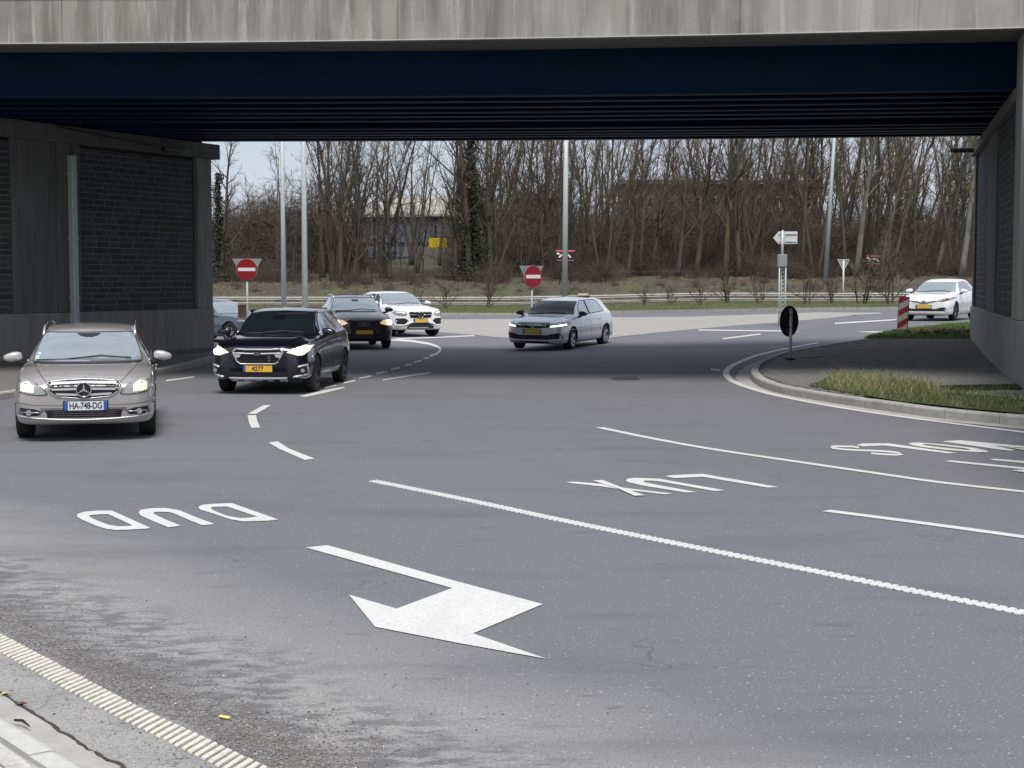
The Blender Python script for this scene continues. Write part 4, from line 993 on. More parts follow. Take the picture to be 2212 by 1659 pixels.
for i in range(70):
    px=random.uniform(445,2100); Y=random.uniform(110.5,120); X=(px-1106)/FPX*Y; items.append((random.choice(cls),X,Y,T(X,Y),random.uniform(.12,.3),random.uniform(0,6.28)))
o=scatter('bank_scrub',items,mat('bramble',(.085,.062,.046),.95,noise=(1.,.4)))
# leaves and tufts on the bank
random.seed(5); lf=MB()
for _ in range(12000):
    px=random.uniform(440,2120); Y=random.uniform(rail_y(0)+1.5,123); X=(px-1106)/FPX*Y; z=T(X,Y)+.15; s=random.uniform(.05,.13)
    if px>800 and random.random()<.35: continue
    a=random.uniform(0,6.28); t=random.uniform(.2,1.0); lf.add([(X-s*math.cos(a),Y,z),(X+s*math.cos(a),Y+s*math.sin(a),z),(X,Y+s*.3,z+s*t*1.5)],[(0,1,2)])
lf.build('fallen_leaves',leaf_m,None,'stuff')
# small shrubs in front of the rail
shr=[make_tree(40+i,2.3,.045,3,.12,16,1.5,48,7,twig,bark)[:2] for i in range(3)]
sl=[(1049,1.0,'bare shrub before the rail right of the lamp post'),(905,.6,'tiny shrub before the rail left of the no entry sign'),(965,.7,'small shrub before the rail just left of the no entry sign'),(1390,.55,'low shrub before the rail, left of three low ones'),(1445,.6,'low shrub before the rail, middle of three low ones'),(1510,.6,'low shrub before the rail, right of three low ones'),(1575,1.05,'taller shrub left of the lattice mast'),(1640,.8,'shrub close left of the lattice mast'),(1745,.9,'shrub right of the lattice mast'),(1800,.8,'shrub left of the give way post'),(1858,1.35,'large spreading shrub right of the give way post'),(1925,1.3,'large bare shrub left of the white hatchback'),(1250,.5,'tiny shrub before the rail behind the grey hatchback')]
for i,(px,s,l) in enumerate(sl):
    Y=101-i%3*2; X=(px-1106)/FPX*Y; a,b_=shr[i%3]; e=empty('bare_shrub',(X,Y,T(X,Y)+.1),random.uniform(0,6),l,'shrub','bare shrubs before the guard rail'); e.scale=(s*1.15,)*3
    link('stems',a,None,e,'stuff'); link('twigs',b_,None,e,'stuff')
bigs=make_tree(77,4.2,.05,5,.08,34,2.6,40,9,twig_o,bark_p)
e=empty('bush',((1905-1106)/FPX*113,113,T(27,113)),0,'olive tinted bush around the small red board behind the rail','shrub'); link('stems',bigs[0],None,e,'stuff'); link('twigs',bigs[1],None,e,'stuff')

# grass blades
def blades(name,poly,n,h,w,m,dz,lean=.35,seed=1,dens=None):
    rnd=random.Random(seed); xs=[p[0] for p in poly]; ys=[p[1] for p in poly]; q=MB(); c=0; tries=0
    while c<n and tries<n*30:
        tries+=1; x=rnd.uniform(min(xs),max(xs)); y=rnd.uniform(min(ys),max(ys))
        if not inside(poly,x,y): continue
        if dens and rnd.random()>dens(x,y): continue
        a=rnd.uniform(0,6.28); hh=h*rnd.uniform(.35,1.1); l=hh*lean*rnd.uniform(.2,1.5); z=T(x,y)+dz; dx,dy=math.cos(a),math.sin(a); b=rnd.uniform(0,6.28); wx,wy=math.cos(b)*w/2,math.sin(b)*w/2
        q.add([(x-wx,y-wy,z),(x+wx,y+wy,z),(x+wx*.7+dx*l*.35,y+wy*.7+dy*l*.35,z+hh*.6),(x-wx*.7+dx*l*.35,y-wy*.7+dy*l*.35,z+hh*.6),(x+dx*l,y+dy*l,z+hh*.95)],[(0,1,2,3),(3,2,4)]); c+=1
    return q.build(name,m,None,'stuff')
blades('grass',g1,20000,.07,.009,grass_m,KH,seed=2)
def tall(x,y):
    p=Vector((x,y)); px=1106+FPX*x/y; py=602+FPX*(H-T(x,y)-KH)/y
    return max(0,min(1,(865-py)/22))*(1 if 1790<px<2040 else .08)
blades('tall_grass',g1,2300,.27,.007,straw_m,KH,1.0,3,tall)
blades('mixed_straw',g1,3500,.11,.007,straw_m,KH,.9,13)
pal=[G(*c5(*p),KH) for p in [(1560,742),(1750,738),(1900,748),(2044,766),(2300,790),(2300,822),(2044,800),(1900,776),(1720,757)]]
sheet('pale_stone_strip',[(p.x,p.y) for p in pal],KH+.02,kerb_m)
blades('moss',g3,9000,.04,.012,mat('moss_green',(.045,.062,.018),.9),KH,seed=4)
blades('patch_grass',g2,14000,.09,.014,mat('fresh_grass_blades',(.10,.17,.035),.7,noise=(2,.3)),KH,seed=6)
# clods on the grass patch
q=MB(); rnd=random.Random(8); c0=G(*cP(1540,905),KH)
for _ in range(70):
    c=(c0.x+rnd.gauss(0,.45),c0.y+rnd.gauss(0,.25),c0.z+rnd.uniform(0,.08)); q.box(c,(rnd.uniform(.05,.13),)*3,Matrix.Rotation(rnd.random()*3,3,Vector((rnd.random(),rnd.random(),1)).normalized()))
q.build('earth_heap',mat('brown_earth',(.10,.06,.035),.95,noise=(9,.4)),None,'stuff')
# verge grass (large sparse blades)
q=MB(); rnd=random.Random(9)
gv_m=mat('verge_grass_blades',(.15,.17,.07),.8,noise=(.6,.4))
for _ in range(42000):
    px=rnd.uniform(440,2120); X0=(px-1106)/FPX; t=rnd.random()**1.3; Y=84+t*25; X=X0*Y
    if Y<vkY(X)+.3: continue
    z=T(X,Y)+.12; h=rnd.uniform(.05,.16); a=rnd.uniform(0,3.14); w=.02
    q.add([(X-w*math.cos(a),Y-w*math.sin(a),z),(X+w*math.cos(a),Y+w*math.sin(a),z),(X+rnd.uniform(-.05,.05),Y,z+h)],[(0,1,2)])
q.build('verge_grass',gv_m,None,'stuff')
# ================================================================== CARS
def pchip(xs,ys,x):
    n=len(xs)
    if x<=xs[0]: return ys[0]
    if x>=xs[-1]: return ys[-1]
    k=0
    while xs[k+1]<x: k+=1
    def dl(i): return (ys[i+1]-ys[i])/(xs[i+1]-xs[i])
    def sl(i):
        if i==0: return dl(0)
        if i==n-1: return dl(n-2)
        a,b=dl(i-1),dl(i)
        return 0 if a*b<=0 else 2*a*b/(a+b)
    h=xs[k+1]-xs[k]; t=(x-xs[k])/h; m0,m1=sl(k)*h,sl(k+1)*h
    return (2*t**3-3*t*t+1)*ys[k]+(t**3-2*t*t+t)*m0+(-2*t**3+3*t*t)*ys[k+1]+(t**3-t*t)*m1
def crv(P_,sub):
    out=[]
    for i in range(len(P_)-1):
        p0,p1,p2,p3=P_[max(i-1,0)],P_[i],P_[i+1],P_[min(i+2,len(P_)-1)]
        for k in range(sub):
            t=k/sub; c=.42
            m1=((p2[0]-p0[0])*c,(p2[1]-p0[1])*c); m2=((p3[0]-p1[0])*c,(p3[1]-p1[1])*c)
            L=math.hypot(p2[0]-p1[0],p2[1]-p1[1])
            def cl(m):
                q=math.hypot(*m); 
                return m if q<=L*1.3 or q==0 else (m[0]*L*1.3/q,m[1]*L*1.3/q)
            m1,m2=cl(m1),cl(m2); a,b,c_,d=2*t**3-3*t*t+1,t**3-2*t*t+t,-2*t**3+3*t*t,t**3-t*t
            out.append((a*p1[0]+b*m1[0]+c_*p2[0]+d*m2[0],a*p1[1]+b*m1[1]+c_*p2[1]+d*m2[1]))
    out.append(P_[-1]); return out
class Car:
    def __init__(s,name,label,loc,rz,paint,K,group='cars leaving the roundabout'):
        """K: half width w, fo/wb/ro overhangs, h roof, zn nose, zc cowl, yc cowl y, yt windscreen top y, yr roof end y, yd tail base y, zd tail z, rw roof half width, belt (front,rear), zb floor, wr wheel radius"""
        s.K=K; s.paint=paint; w=K['w']; fo=K['fo']; zn=K['zn']; zc=K['zc']; h=K['h']; L=K['wb']+K['ro']
        ax,ay=math.cos(rz),math.sin(rz); c=Vector(loc)
        def g(lx,ly): x=c.x+lx*ax-ly*ay; y=c.y+lx*ay+ly*ax; return Vector((x,y,T(x,y)+.003))
        FL,FR,RL=g(.78,0),g(-.78,0),g(.78,K['wb']); RR=g(-.78,K['wb']); o=(FL+FR)/2; yv=((RL+RR)/2-o).normalized(); xv=(FL-FR); xv=(xv-yv*xv.dot(yv)).normalized(); zv=xv.cross(yv)
        if K.get('roll'): 
            q=Matrix.Rotation(K['roll'],3,yv); xv=q@xv; zv=q@zv
        M=Matrix((xv,yv,zv)).transposed().to_4x4(); M.translation=o
        s.e=empty(name,(0,0,0),0,label,'car',group); s.e.matrix_world=M; s.e.rotation_mode='XYZ'
        zb=K['zb']; b0,b1=K['belt']; rw=K['rw']; yc,yt,yr,yd,zd=K['yc'],K['yt'],K['yr'],K['yd'],K['zd']; sh=K.get('tuck',.93)
        # y, wbot, wmax, zmax, wsh, zsh, wr, zr, zt, zb
        S=[(-fo,.52*w,.60*w,.50,.55*w,zn-.13,.40*w,zn-.085,zn-.075,zb+.09),
           (-fo+.04,.70*w,.78*w,.50,.72*w,zn-.09,.50*w,zn-.045,zn-.035,zb+.04),
           (-fo+.13,.82*w,.90*w,.50,.83*w,zn-.05,.56*w,zn-.005,zn+.01,zb+.01),
           (-fo+.32,.90*w,.965*w,.52,.90*w,zn+.0,.60*w,zn+.045,zn+.065,zb),
           (-fo+.60,.93*w,.995*w,.56,.92*w,lerp(zn,b0,.45),.64*w,lerp(zn+.07,zc,.28),lerp(zn+.09,zc,.33),zb),
           (0.10,.93*w,1.0*w,.58,sh*w,lerp(zn,b0,.78),.68*w,lerp(zn+.08,zc,.62),lerp(zn+.1,zc,.66),zb),
           (yc-.06,.92*w,1.0*w,.60,sh*w,b0-.015,.74*w,zc-.035,zc-.01,zb),
           (yc+.12,.92*w,1.0*w,.60,sh*w,b0,.80*w,b0+.055,zc+.07,zb),
           (lerp(yc,yt,.5),.92*w,1.0*w,.60,sh*w,lerp(b0,b1,.1),lerp(.84*w,rw,.42),lerp(b0,h-.09,.52),lerp(zc,h,.60),zb),
           (yt,.92*w,1.0*w,.60,sh*w,lerp(b0,b1,.25),rw+.015,h-.115,h-.045,zb),
           (lerp(yt,yr,.3),.92*w,1.0*w,.60,sh*w,lerp(b0,b1,.5),rw+.01,h-.06,h-.005,zb),
           (lerp(yt,yr,.6),.92*w,1.0*w,.60,sh*w,lerp(b0,b1,.75),rw,h-.07,h-.002,zb),
           (yr,.92*w,.995*w,.60,sh*w*.99,b1,rw*.95,h-.15,h-K.get('drop',.06),zb),
           (lerp(yr,yd,.5),.91*w,.98*w,.62,.90*w,b1,lerp(rw*.93,.78*w,.5),lerp(h-.2,zd,.5),lerp(h-.08,zd,.5),zb+.02),
           (yd,.89*w,.955*w,.62,.87*w,min(b1,zd)-.03,.74*w,zd-.02,zd,zb+.04),
           (L-.10,.85*w,.91*w,.62,.80*w,min(b1,zd)-.10,.66*w,min(zd-.06,zd),zd-.04,zb+.07),
           (L,.66*w,.74*w,.58,.60*w,.78,.5*w,.82,.83,zb+.14)]
        S.sort(key=lambda r:r[0]); xs=[r[0] for r in S]; cols=[[r[i] for r in S] for i in range(10)]
        ys=[-fo,-fo+.012,-fo+.03,-fo+.05,-fo+.08,-fo+.11]; y=-fo+.15
        while y<L-.1: ys.append(y); y+=.05
        ys+=[L-.1,L-.06,L-.03,L-.012,L]
        V=[];F=[];m=None; bulge=K.get('flare',.0)
        for y in ys:
            _,wb_,wm,zm,ws,zs,wr,zr,zt,zbb=[pchip(xs,cols[i],y) for i in range(10)]
            fl=0
            for ya in (0,K['wb']): fl=max(fl,bulge*math.exp(-((y-ya)/.40)**2))
            pr=[(0,zbb),(wb_*.75,zbb),(wb_,zbb+.03),(wm*.985,zbb+.14),(wm*.985+fl,zm-.12),(wm+fl,zm),(lerp(wm,ws,.45)+fl*.6,lerp(zm,zs,.62)),(ws,zs),(lerp(ws,wr,.08),zs+.012),(lerp(ws,wr,.93),lerp(zs,zr,.90)),(wr*.94,lerp(zr,zt,.38)),(wr*.6,lerp(zr,zt,.80)),(0,zt)]
            c=crv(pr,3); m=len(c)
            for x,z in c: V.append((x,y,z))
        full=[]; n=len(ys)
        ring=[]; 
        for i in range(n):
            r=[Vector(v) for v in V[i*m:(i+1)*m]]; r2=[Vector((-v.x,v.y,v.z)) for v in r[1:-1]][::-1]; ring.append(r+r2)
        k=len(ring[0]); VV=[v for r in ring for v in r]; FF=[]
        for i in range(n-1):
            for j in range(k): FF.append((i*k+j,(i+1)*k+j,(i+1)*k+(j+1)%k,i*k+(j+1)%k))
        # caps as strips between the two sides
        for base,flip in((0,False),((n-1)*k,True)):
            for j in range(0,m-1):
                a,b=base+j,base+j+1; c_,d_=base+(k-j)%k,base+(k-j-1)%k
                f=[a,b,d_,c_]; f=list(dict.fromkeys(f)); 
                if flip: f=f[::-1]
                if len(f)>=3: FF.append(tuple(f))
        bm=bmesh.new(); vs=[bm.verts.new(v) for v in VV]
        for f in FF:
            try: bm.faces.new([vs[i] for i in f])
            except ValueError: pass
        bmesh.ops.recalc_face_normals(bm,faces=bm.faces[:]); s.bvh=BVHTree.FromBMesh(bm)
        me=bpy.data.meshes.new('body'); bm.to_mesh(me); bm.free(); me.polygons.foreach_set('use_smooth',[True]*len(me.polygons))
        me.materials.append(paint); me.materials.append(black)
        body=link('body',me,None,s.e); s.body=body
        # wheel arches
        cut=MB(); ra=K['wr']+.045
        for yy in (0,K['wb']):
            for sx in (-1,1):
                n_=28; pts=[(yy+ra*math.cos(2*math.pi*i/n_),K['wr']+ra*math.sin(2*math.pi*i/n_)) for i in range(n_)]
                a=[(sx*(w-.27),p[0],p[1]) for p in pts]; b=[(sx*(w+.2),p[0],p[1]) for p in pts]
                F_=[tuple(range(n_)),tuple(range(n_,2*n_))[::-1]]+[(i,n_+i,n_+(i+1)%n_,(i+1)%n_) for i in range(n_)]
                if sx<0: F_=[f[::-1] for f in F_]
                cut.add(a+b,[f[::-1] for f in F_])
        cm=bpy.data.meshes.new('cut'); cm.from_pydata(cut.V,[],cut.F); cm.materials.append(paint); cm.materials.append(black)
        bmc=bmesh.new(); bmc.from_mesh(cm); bmesh.ops.recalc_face_normals(bmc,faces=bmc.faces[:]); bmc.to_mesh(cm); bmc.free()
        cm.polygons.foreach_set('material_index',[1]*len(cm.polygons)); co=bpy.data.objects.new('cut',cm); COL.objects.link(co); co.matrix_world=s.e.matrix_world.copy()
        md=body.modifiers.new('b','BOOLEAN'); md.operation='DIFFERENCE'; md.object=co; md.solver='EXACT'
        bpy.context.view_layer.update(); dg=bpy.context.evaluated_depsgraph_get(); nm=bpy.data.meshes.new_from_object(body.evaluated_get(dg)); 
        body.modifiers.clear(); body.data=nm; nm.name='body'; nm.set_sharp_from_angle(angle=R(38)); bpy.data.objects.remove(co)
        s.wheels()
    def ray(s,mode,a,b):
        if mode=='front': o,d=Vector((a,-6,b)),Vector((0,1,0))
        elif mode=='right': o,d=Vector((6,a,b)),Vector((-1,0,0))       # viewer right = +x side
        elif mode=='left': o,d=Vector((-6,a,b)),Vector((1,0,0))
        elif mode=='top': o,d=Vector((a,b,6)),Vector((0,0,-1))
        elif mode=='cornr': th=R(38); d=Vector((-math.sin(th),math.cos(th),0)); side=Vector((math.cos(th),math.sin(th),0)); o=side*a-d*6+Vector((0,0,b))
        elif mode=='cornl': th=R(-38); d=Vector((-math.sin(th),math.cos(th),0)); side=Vector((math.cos(th),math.sin(th),0)); o=side*a-d*6+Vector((0,0,b))
        h=s.bvh.ray_cast(o,d)
        if h[0] is None:
            h=s.bvh.find_nearest(o+d*5.3)
        n=h[1].normalized()
        if n.dot(d)>0: n=-n
        return h[0],n
    def patch(s,name,poly,mode,m,off=.004,g=.06,parent=None,inset=.012,label=None):
        bm=bmesh.new(); vs=[bm.verts.new((p[0],p[1],0)) for p in poly]; bm.faces.new(vs); bmesh.ops.triangulate(bm,faces=bm.faces[:])
        for ax in (0,1):
            lo=min(p[ax] for p in poly); hi=max(p[ax] for p in poly); t=lo+g
            while t<hi-.004:
                no=(1,0,0) if ax==0 else (0,1,0); co=(t,0,0) if ax==0 else (0,t,0)
                bmesh.ops.bisect_plane(bm,geom=bm.verts[:]+bm.edges[:]+bm.faces[:],plane_co=co,plane_no=no); t+=g
        hit={}
        for v in bm.verts: hit[v]=s.ray(mode,v.co.x,v.co.y)
        be=[e_ for e_ in bm.edges if len(e_.link_faces)==1]
        r=bmesh.ops.extrude_edge_only(bm,edges=be); nv=[g_ for g_ in r['geom'] if isinstance(g_,bmesh.types.BMVert)]
        for v in nv:
            o_=None
            for e_ in v.link_edges:
                q=e_.other_vert(v)
                if q in hit and (q.co-v.co).length<1e-6: o_=q
            p,n=hit[o_] if o_ else s.ray(mode,v.co.x,v.co.y); v.co=p-n*inset
        for v,(p,n) in hit.items(): v.co=p+n*off
        bmesh.ops.recalc_face_normals(bm,faces=bm.faces[:]); me=bpy.data.meshes.new(name); bm.to_mesh(me); bm.free()
        me.polygons.foreach_set('use_smooth',[True]*len(me.polygons)); me.set_sharp_from_angle(angle=R(30))
        # orient outward
        o=link(name,me,m,parent or s.e)
        if label: o['label']=label
        return o
    def sym(s,name,poly,mode,m,**k):
        out=[]; 
        other={'front':'front','right':'left','top':'top','cornr':'cornl'}[mode]
        out.append(s.patch(name,poly,mode,m,**k))
        q=[(-p[0],p[1]) for p in poly] if mode in('front','top','cornr') else poly
        k2=dict(k); 
        if 'parents' in k: pass
        out.append(s.patch(name,q,other,m,**k2)); return out
    def bar(s,name,pts,mode,m,r,off=.0,parent=None,n=6,sub=4):
        """tube lying on the body along projected points"""
        W=[]
        for a,b in zip(pts,pts[1:]):
            for i in range(sub): W.append((lerp(a[0],b[0],i/sub),lerp(a[1],b[1],i/sub)))
        W.append(pts[-1]); P3=[]
        for a,b in W: p,nn=s.ray(mode,a,b); P3.append(p+nn*off)
        q=MB(); q.tube(P3,r,n); return q.build(name,m,parent or s.e,None,True)
    def lampseam(s,poly,sx,h): 
        q=[(sx*a,b) for a,b in poly]; s.bar('lamp_seam',q+[q[0]],'front',black,.008,.006,h,n=4,sub=3)
    def disc(s,name,a,b,r,mode,m,off=.01,th=.02,parent=None,n=20,sq=1.0):
        p,nn=s.ray(mode,a,b); c=p+nn*off
        if mode=='front': nn=Vector((nn.x*.3,nn.y,nn.z*.2)).normalized()
        u=nn.cross(Vector((0,0,1))).normalized(); v=u.cross(nn); M=Matrix((u,v,nn)).transposed().to_4x4(); M.translation=c
        q=MB(); q.prism([(r*math.cos(2*math.pi*i/n),sq*r*math.sin(2*math.pi*i/n)) for i in range(n)],-th,0,M); o=q.build(name,m,parent or s.e)
        bm=bmesh.new(); bm.from_mesh(o.data); bmesh.ops.recalc_face_normals(bm,faces=bm.faces[:]); bm.to_mesh(o.data); bm.free(); o['_c']=0; del o['_c']; return o,M
    def wheels(s):
        K=s.K; r=K['wr']; w=.215; n=36
        prof=[(-.5,.62),(-.5,.88),(-.44,.97),(-.3,1.0),(.3,1.0),(.44,.97),(.5,.88),(.5,.66),(.42,.62)]
        V=[];F=[];k=len(prof)
        for i in range(n):
            a=2*math.pi*i/n
            for x,q in prof: V.append((x*w,q*r*math.cos(a),q*r*math.sin(a)))
        for i in range(n):
            for j in range(k-1): F.append((i*k+j,((i+1)%n)*k+j,((i+1)%n)*k+j+1,i*k+j+1))
        ty=bpy.data.meshes.new('tyre'); ty.from_pydata(V,[],F); ty.materials.append(rubber); ty.polygons.foreach_set('use_smooth',[True]*len(F))
        q=MB(); rr=r*.66
        # rim barrel, spokes and cap
        V=[];F=[]; pr=[(.40*w,1.0),(.5*w,.985),(.46*w,.93),(.1*w,.90)]
        for i in range(n):
            a=2*math.pi*i/n
            for x,t in pr: V.append((x,t*rr*math.cos(a),t*rr*math.sin(a)))
        for i in range(n):
            for j in range(3): F.append((i*4+j,((i+1)%n)*4+j,((i+1)%n)*4+j+1,i*4+j+1))
        q.add(V,F); ns=K.get('spokes',5)
        for i in range(ns):
            a=2*math.pi*i/ns+.3; M=Matrix.Rotation(a,3,'X')
            for da in ((-.10,.10) if K.get('twin') else (0,)):
                M2=Matrix.Rotation(a+da,3,'X'); wd=.035 if K.get('twin') else .07
                vv=[(.30*w,-wd*.6,.04),(.30*w,wd*.6,.04),(.42*w,wd*.7,rr*.95),(.42*w,-wd*.7,rr*.95),(.40*w,-wd*.4,.04),(.40*w,wd*.4,.04),(.49*w,wd*.35,rr*.95),(.49*w,-wd*.35,rr*.95)]
                q.add([M2@Vector(v) for v in vv],[(4,5,6,7),(0,1,5,4),(1,2,6,5),(2,3,7,6),(3,0,4,7),(0,3,2,1)])
        nn_=16; q.add([(x,.055*math.cos(2*math.pi*i/nn_),.055*math.sin(2*math.pi*i/nn_)) for x in (.3*w,.43*w) for i in range(nn_)],[tuple(range(nn_,2*nn_))]+[(i,(i+1)%nn_,nn_+(i+1)%nn_,nn_+i) for i in range(nn_)])
        rm=bpy.data.meshes.new('rim'); rm.from_pydata([tuple(v) for v in q.V],[],q.F); rm.materials.append(K.get('rimmat',alloy))
        hb=MB(); M=Matrix(((0,0,1,0),(1,0,0,0),(0,1,0,0),(0,0,0,1))); hb.prism([(.58*r*math.cos(2*math.pi*i/24),.58*r*math.sin(2*math.pi*i/24)) for i in range(24)],-.05,.2*w,M)
        hm=bpy.data.meshes.new('brake_disc'); hm.from_pydata([tuple(v) for v in hb.V],[],hb.F); hm.materials.append(mat('brake_dark',(.03,.03,.03),.5,.6))
        x=K['w']-.012-w/2
        for yy in (0,K['wb']):
            for sx in (-1,1):
                o=link('wheel',hm,None,s.e); o.location=(sx*x,yy,r); o.rotation_euler=(0,0,(math.pi if sx<0 else 0)+(K.get('steer',0) if yy==0 else 0))
                link('tyre',ty,None,o); link('rim',rm,None,o)
    def mirrors(s,m,z,y,size=1.0,base=black,reach=.13):
        for sx in (-1,1):
            q=bmesh.new(); bmesh.ops.create_uvsphere(q,u_segments=20,v_segments=14,radius=1)
            for v in q.verts:
                c=v.co; c.x=math.copysign(abs(c.x)**.62,c.x); c.z=math.copysign(abs(c.z)**.62,c.z); c.x*=.115*size; c.z*=(.068 if c.z>0 else .058)*size; c.z-=c.x*sx*.10; c.y=c.y*.07*size if c.y<0 else c.y*.03; 
                if c.x*sx>0: c.z*=1-.35*abs(c.x)/(.115*size)
                c.x+=sx*(s.K['w']+reach*.55+.02); c.y+=y; c.z+=z
            me=bpy.data.meshes.new('mirror'); q.to_mesh(me); q.free(); me.polygons.foreach_set('use_smooth',[True]*len(me.polygons)); o=link('mirror',me,m,s.e)
            a=MB(); a.tube([(sx*(s.K['w']-.09),y+.02,z-.10),(sx*(s.K['w']+.02),y,z-.07),(sx*(s.K['w']+.08),y,z-.03)],[.035,.028,.03],8); a.build('mirror_arm',base,o,None,True)
    def plate(s,x,z,ymul,text,bg,band2=False,yo=-.012,sx=.52,label=None):
        p,n=s.ray('front',x,z); y=p.y+yo
        q=MB(); q.box((x,y,z),(sx,.012,.112)); pl=q.build('number_plate',bg,s.e)
        q=MB(); q.box((x,y+.008,z),(sx+.03,.014,.13)); q.build('plate_holder',black,pl)
        q=MB(); q.box((x-sx/2+.022,y-.007,z),(.044,.004,.110)); q.build('blue_band',plate_b,pl)
        if band2: q=MB(); q.box((x+sx/2-.022,y-.007,z),(.044,.004,.110)); q.build('blue_band',plate_b,pl)
        if text:
            cu=bpy.data.curves.new('t','FONT'); cu.body=text; cu.size=.112; cu.align_x='CENTER'; cu.align_y='CENTER'; cu.extrude=.001; cu.offset=.0022; cu.space_character=.93
            to=bpy.data.objects.new('t',cu); COL.objects.link(to); bpy.context.view_layer.update(); dg=bpy.context.evaluated_depsgraph_get(); me=bpy.data.meshes.new_from_object(to.evaluated_get(dg)); bpy.data.objects.remove(to)
            me.materials.clear(); o=link('lettering',me,ink,pl); o.location=(x,y-.0075,z-.002); o.rotation_euler=(math.pi/2,0,0); o.scale=((.76 if len(text)>6 else 1),1,1)
        return pl
    def seams(s,side,segs,w=.005):
        for a,b in segs: s.bar('door_seam',[a,b],side,black,w,-.002,n=4,sub=8)
    def star(s,x,z,r,mode='front',ring=chrome,bgm=blackg,off=.02,parent=None):
        o,M=s.disc('star_emblem',x,z,r,mode,bgm,off,.03,parent,28)
        q=MB(); nn=32; V=[]
        for i in range(nn):
            a=2*math.pi*i/nn
            for k in range(6):
                b=2*math.pi*k/6; rr=r*(1.0+.075*math.cos(b)); V.append(M@Vector((rr*math.cos(a),rr*math.sin(a),.075*r*math.sin(b)+.004)))
        F=[(i*6+k,((i+1)%nn)*6+k,((i+1)%nn)*6+(k+1)%6,i*6+(k+1)%6) for i in range(nn) for k in range(6)]
        q.add(V,F); q.build('emblem_ring',ring,o,None,True)
        q=MB(); poly=[]
        for i in range(3):
            a=math.pi/2+2*math.pi*i/3; 
            if M[2][1]<0: a=-a
            poly.append((r*.98*math.cos(a),r*.98*math.sin(a))); b=a+math.pi/3 if M[2][1]>=0 else a-math.pi/3; poly.append((r*.15*math.cos(b),r*.15*math.sin(b)))
        q.prism(poly,.001,.010,M); t=q.build('star_points',ring,o); bm=bmesh.new(); bm.from_mesh(t.data); bmesh.ops.recalc_face_normals(bm,faces=bm.faces[:]); bm.to_mesh(t.data); bm.free(); return o
def carpaint(name,col,metal=.0,rough=.35,coat=1.):
    m=mat(name,col,rough,metal,.5,coat); return m
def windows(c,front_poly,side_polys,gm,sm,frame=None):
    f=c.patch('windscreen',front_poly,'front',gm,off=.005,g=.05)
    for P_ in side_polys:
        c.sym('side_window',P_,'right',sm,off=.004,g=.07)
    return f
def wipers(c,z,w,sgn=1):
    c.bar('wiper',[(-w*.98,z),(-w*.25,z+.012)],'front',black,.011,.012); c.bar('wiper',[(-w*.35,z+.012),(w*.25,z+.05),(w*.85,z+.018)],'front',black,.011,.012)

# ---------------- 1 silver estate car
p_silver=carpaint('champagne_silver_paint',(.43,.405,.385),.45,.33)
K=dict(w=.885,fo=.80,wb=2.76,ro=.95,h=1.425,zn=.78,zc=.975,yc=.50,yt=1.34,yr=3.15,yd=3.58,zd=.98,rw=.585,belt=(.905,.985),zb=.20,wr=.318,twin=True,spokes=7,drop=.07)
c=Car('estate_car','silver estate car with halogen headlights on and a star emblem in the grille',(-5.557,20.05,0),R(13),p_silver,K)
ws=[(-.705,.955),(.705,.955),(.70,.985),(.595,1.285),(.56,1.305),(-.56,1.305),(-.595,1.285),(-.70,.985)]
side=[[(.86,.955),(1.45,.965),(1.45,1.33),(1.40,1.325),(1.15,1.21)],[(1.50,.968),(2.32,.985),(2.32,1.335),(1.50,1.333)],[(2.37,.99),(3.22,1.03),(3.10,1.24),(2.95,1.30),(2.37,1.333)]]
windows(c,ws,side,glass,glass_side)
c.bar('windscreen_seal',[(-.71,.958),(-.60,1.295),(-.56,1.315),(.56,1.315),(.60,1.295),(.71,.958)],'front',black,.008,.003,sub=8)
c.patch('sensor_mount',[(-.16,1.30),(.16,1.30),(.11,1.265),(.04,1.25),(-.04,1.25),(-.11,1.265)],'front',black,off=.008)
c.patch('inspection_sticker',[(-.68,.975),(-.63,.975),(-.625,1.02),(-.67,1.02)],'front',mat('green_sticker',(.40,.60,.33),.5),off=.008); c.patch('inspection_sticker',[(-.655,1.035),(-.615,1.035),(-.61,1.06),(-.645,1.06)],'front',mat('pale_sticker',(.55,.62,.6),.5),off=.008)
c.patch('cowl_panel',[(-.70,.935),(.70,.935),(.70,.952),(-.70,.952)],'front',black,off=.004); wipers(c,.96,.66)
hl=[(.44,.607),(.53,.700),(.62,.755),(.745,.785),(.79,.75),(.80,.68),(.79,.635),(.66,.605),(.54,.595)]
for sx in (1,-1):
    P_=[(sx*a,b) for a,b in hl]; h=c.patch('headlight',P_,'front',lampglass,off=.012,g=.035); c.lampseam(hl,sx,h)
    c.patch('reflector',[(sx*a,b) for a,b in [(.60,.62),(.76,.64),(.765,.73),(.68,.755),(.60,.70)]],'front',warm_glow,off=.016,g=.04,parent=h)
    c.disc('lamp',sx*.685,.675,.040,'front',warm_lamp,.03,.02,h)
    pass
gp=[(-.445,.715),(-.425,.752),(-.2,.772),(0,.778),(.2,.772),(.425,.752),(.445,.715),(.41,.63),(.33,.572),(0,.542),(-.33,.572),(-.41,.63)]
g=c.patch('grille',gp,'front',black,off=.004,g=.05)
c.bar('grille_frame',gp+[gp[0]],'front',p_silver,.010,.008,g,sub=4)
for z,wd,zz in((.728,.385,.738),(.666,.385,.670),(.608,.33,.592)):
    for sx in(-1,1): c.patch('grille_slat',[(sx*.002,zz-.015),(sx*wd,z-.015),(sx*(wd+.012),z+.010),(sx*.002,zz+.012)],'front',satin,off=.024,g=.06,parent=g,inset=-.012)
c.star(0,.658,.090,off=.034)
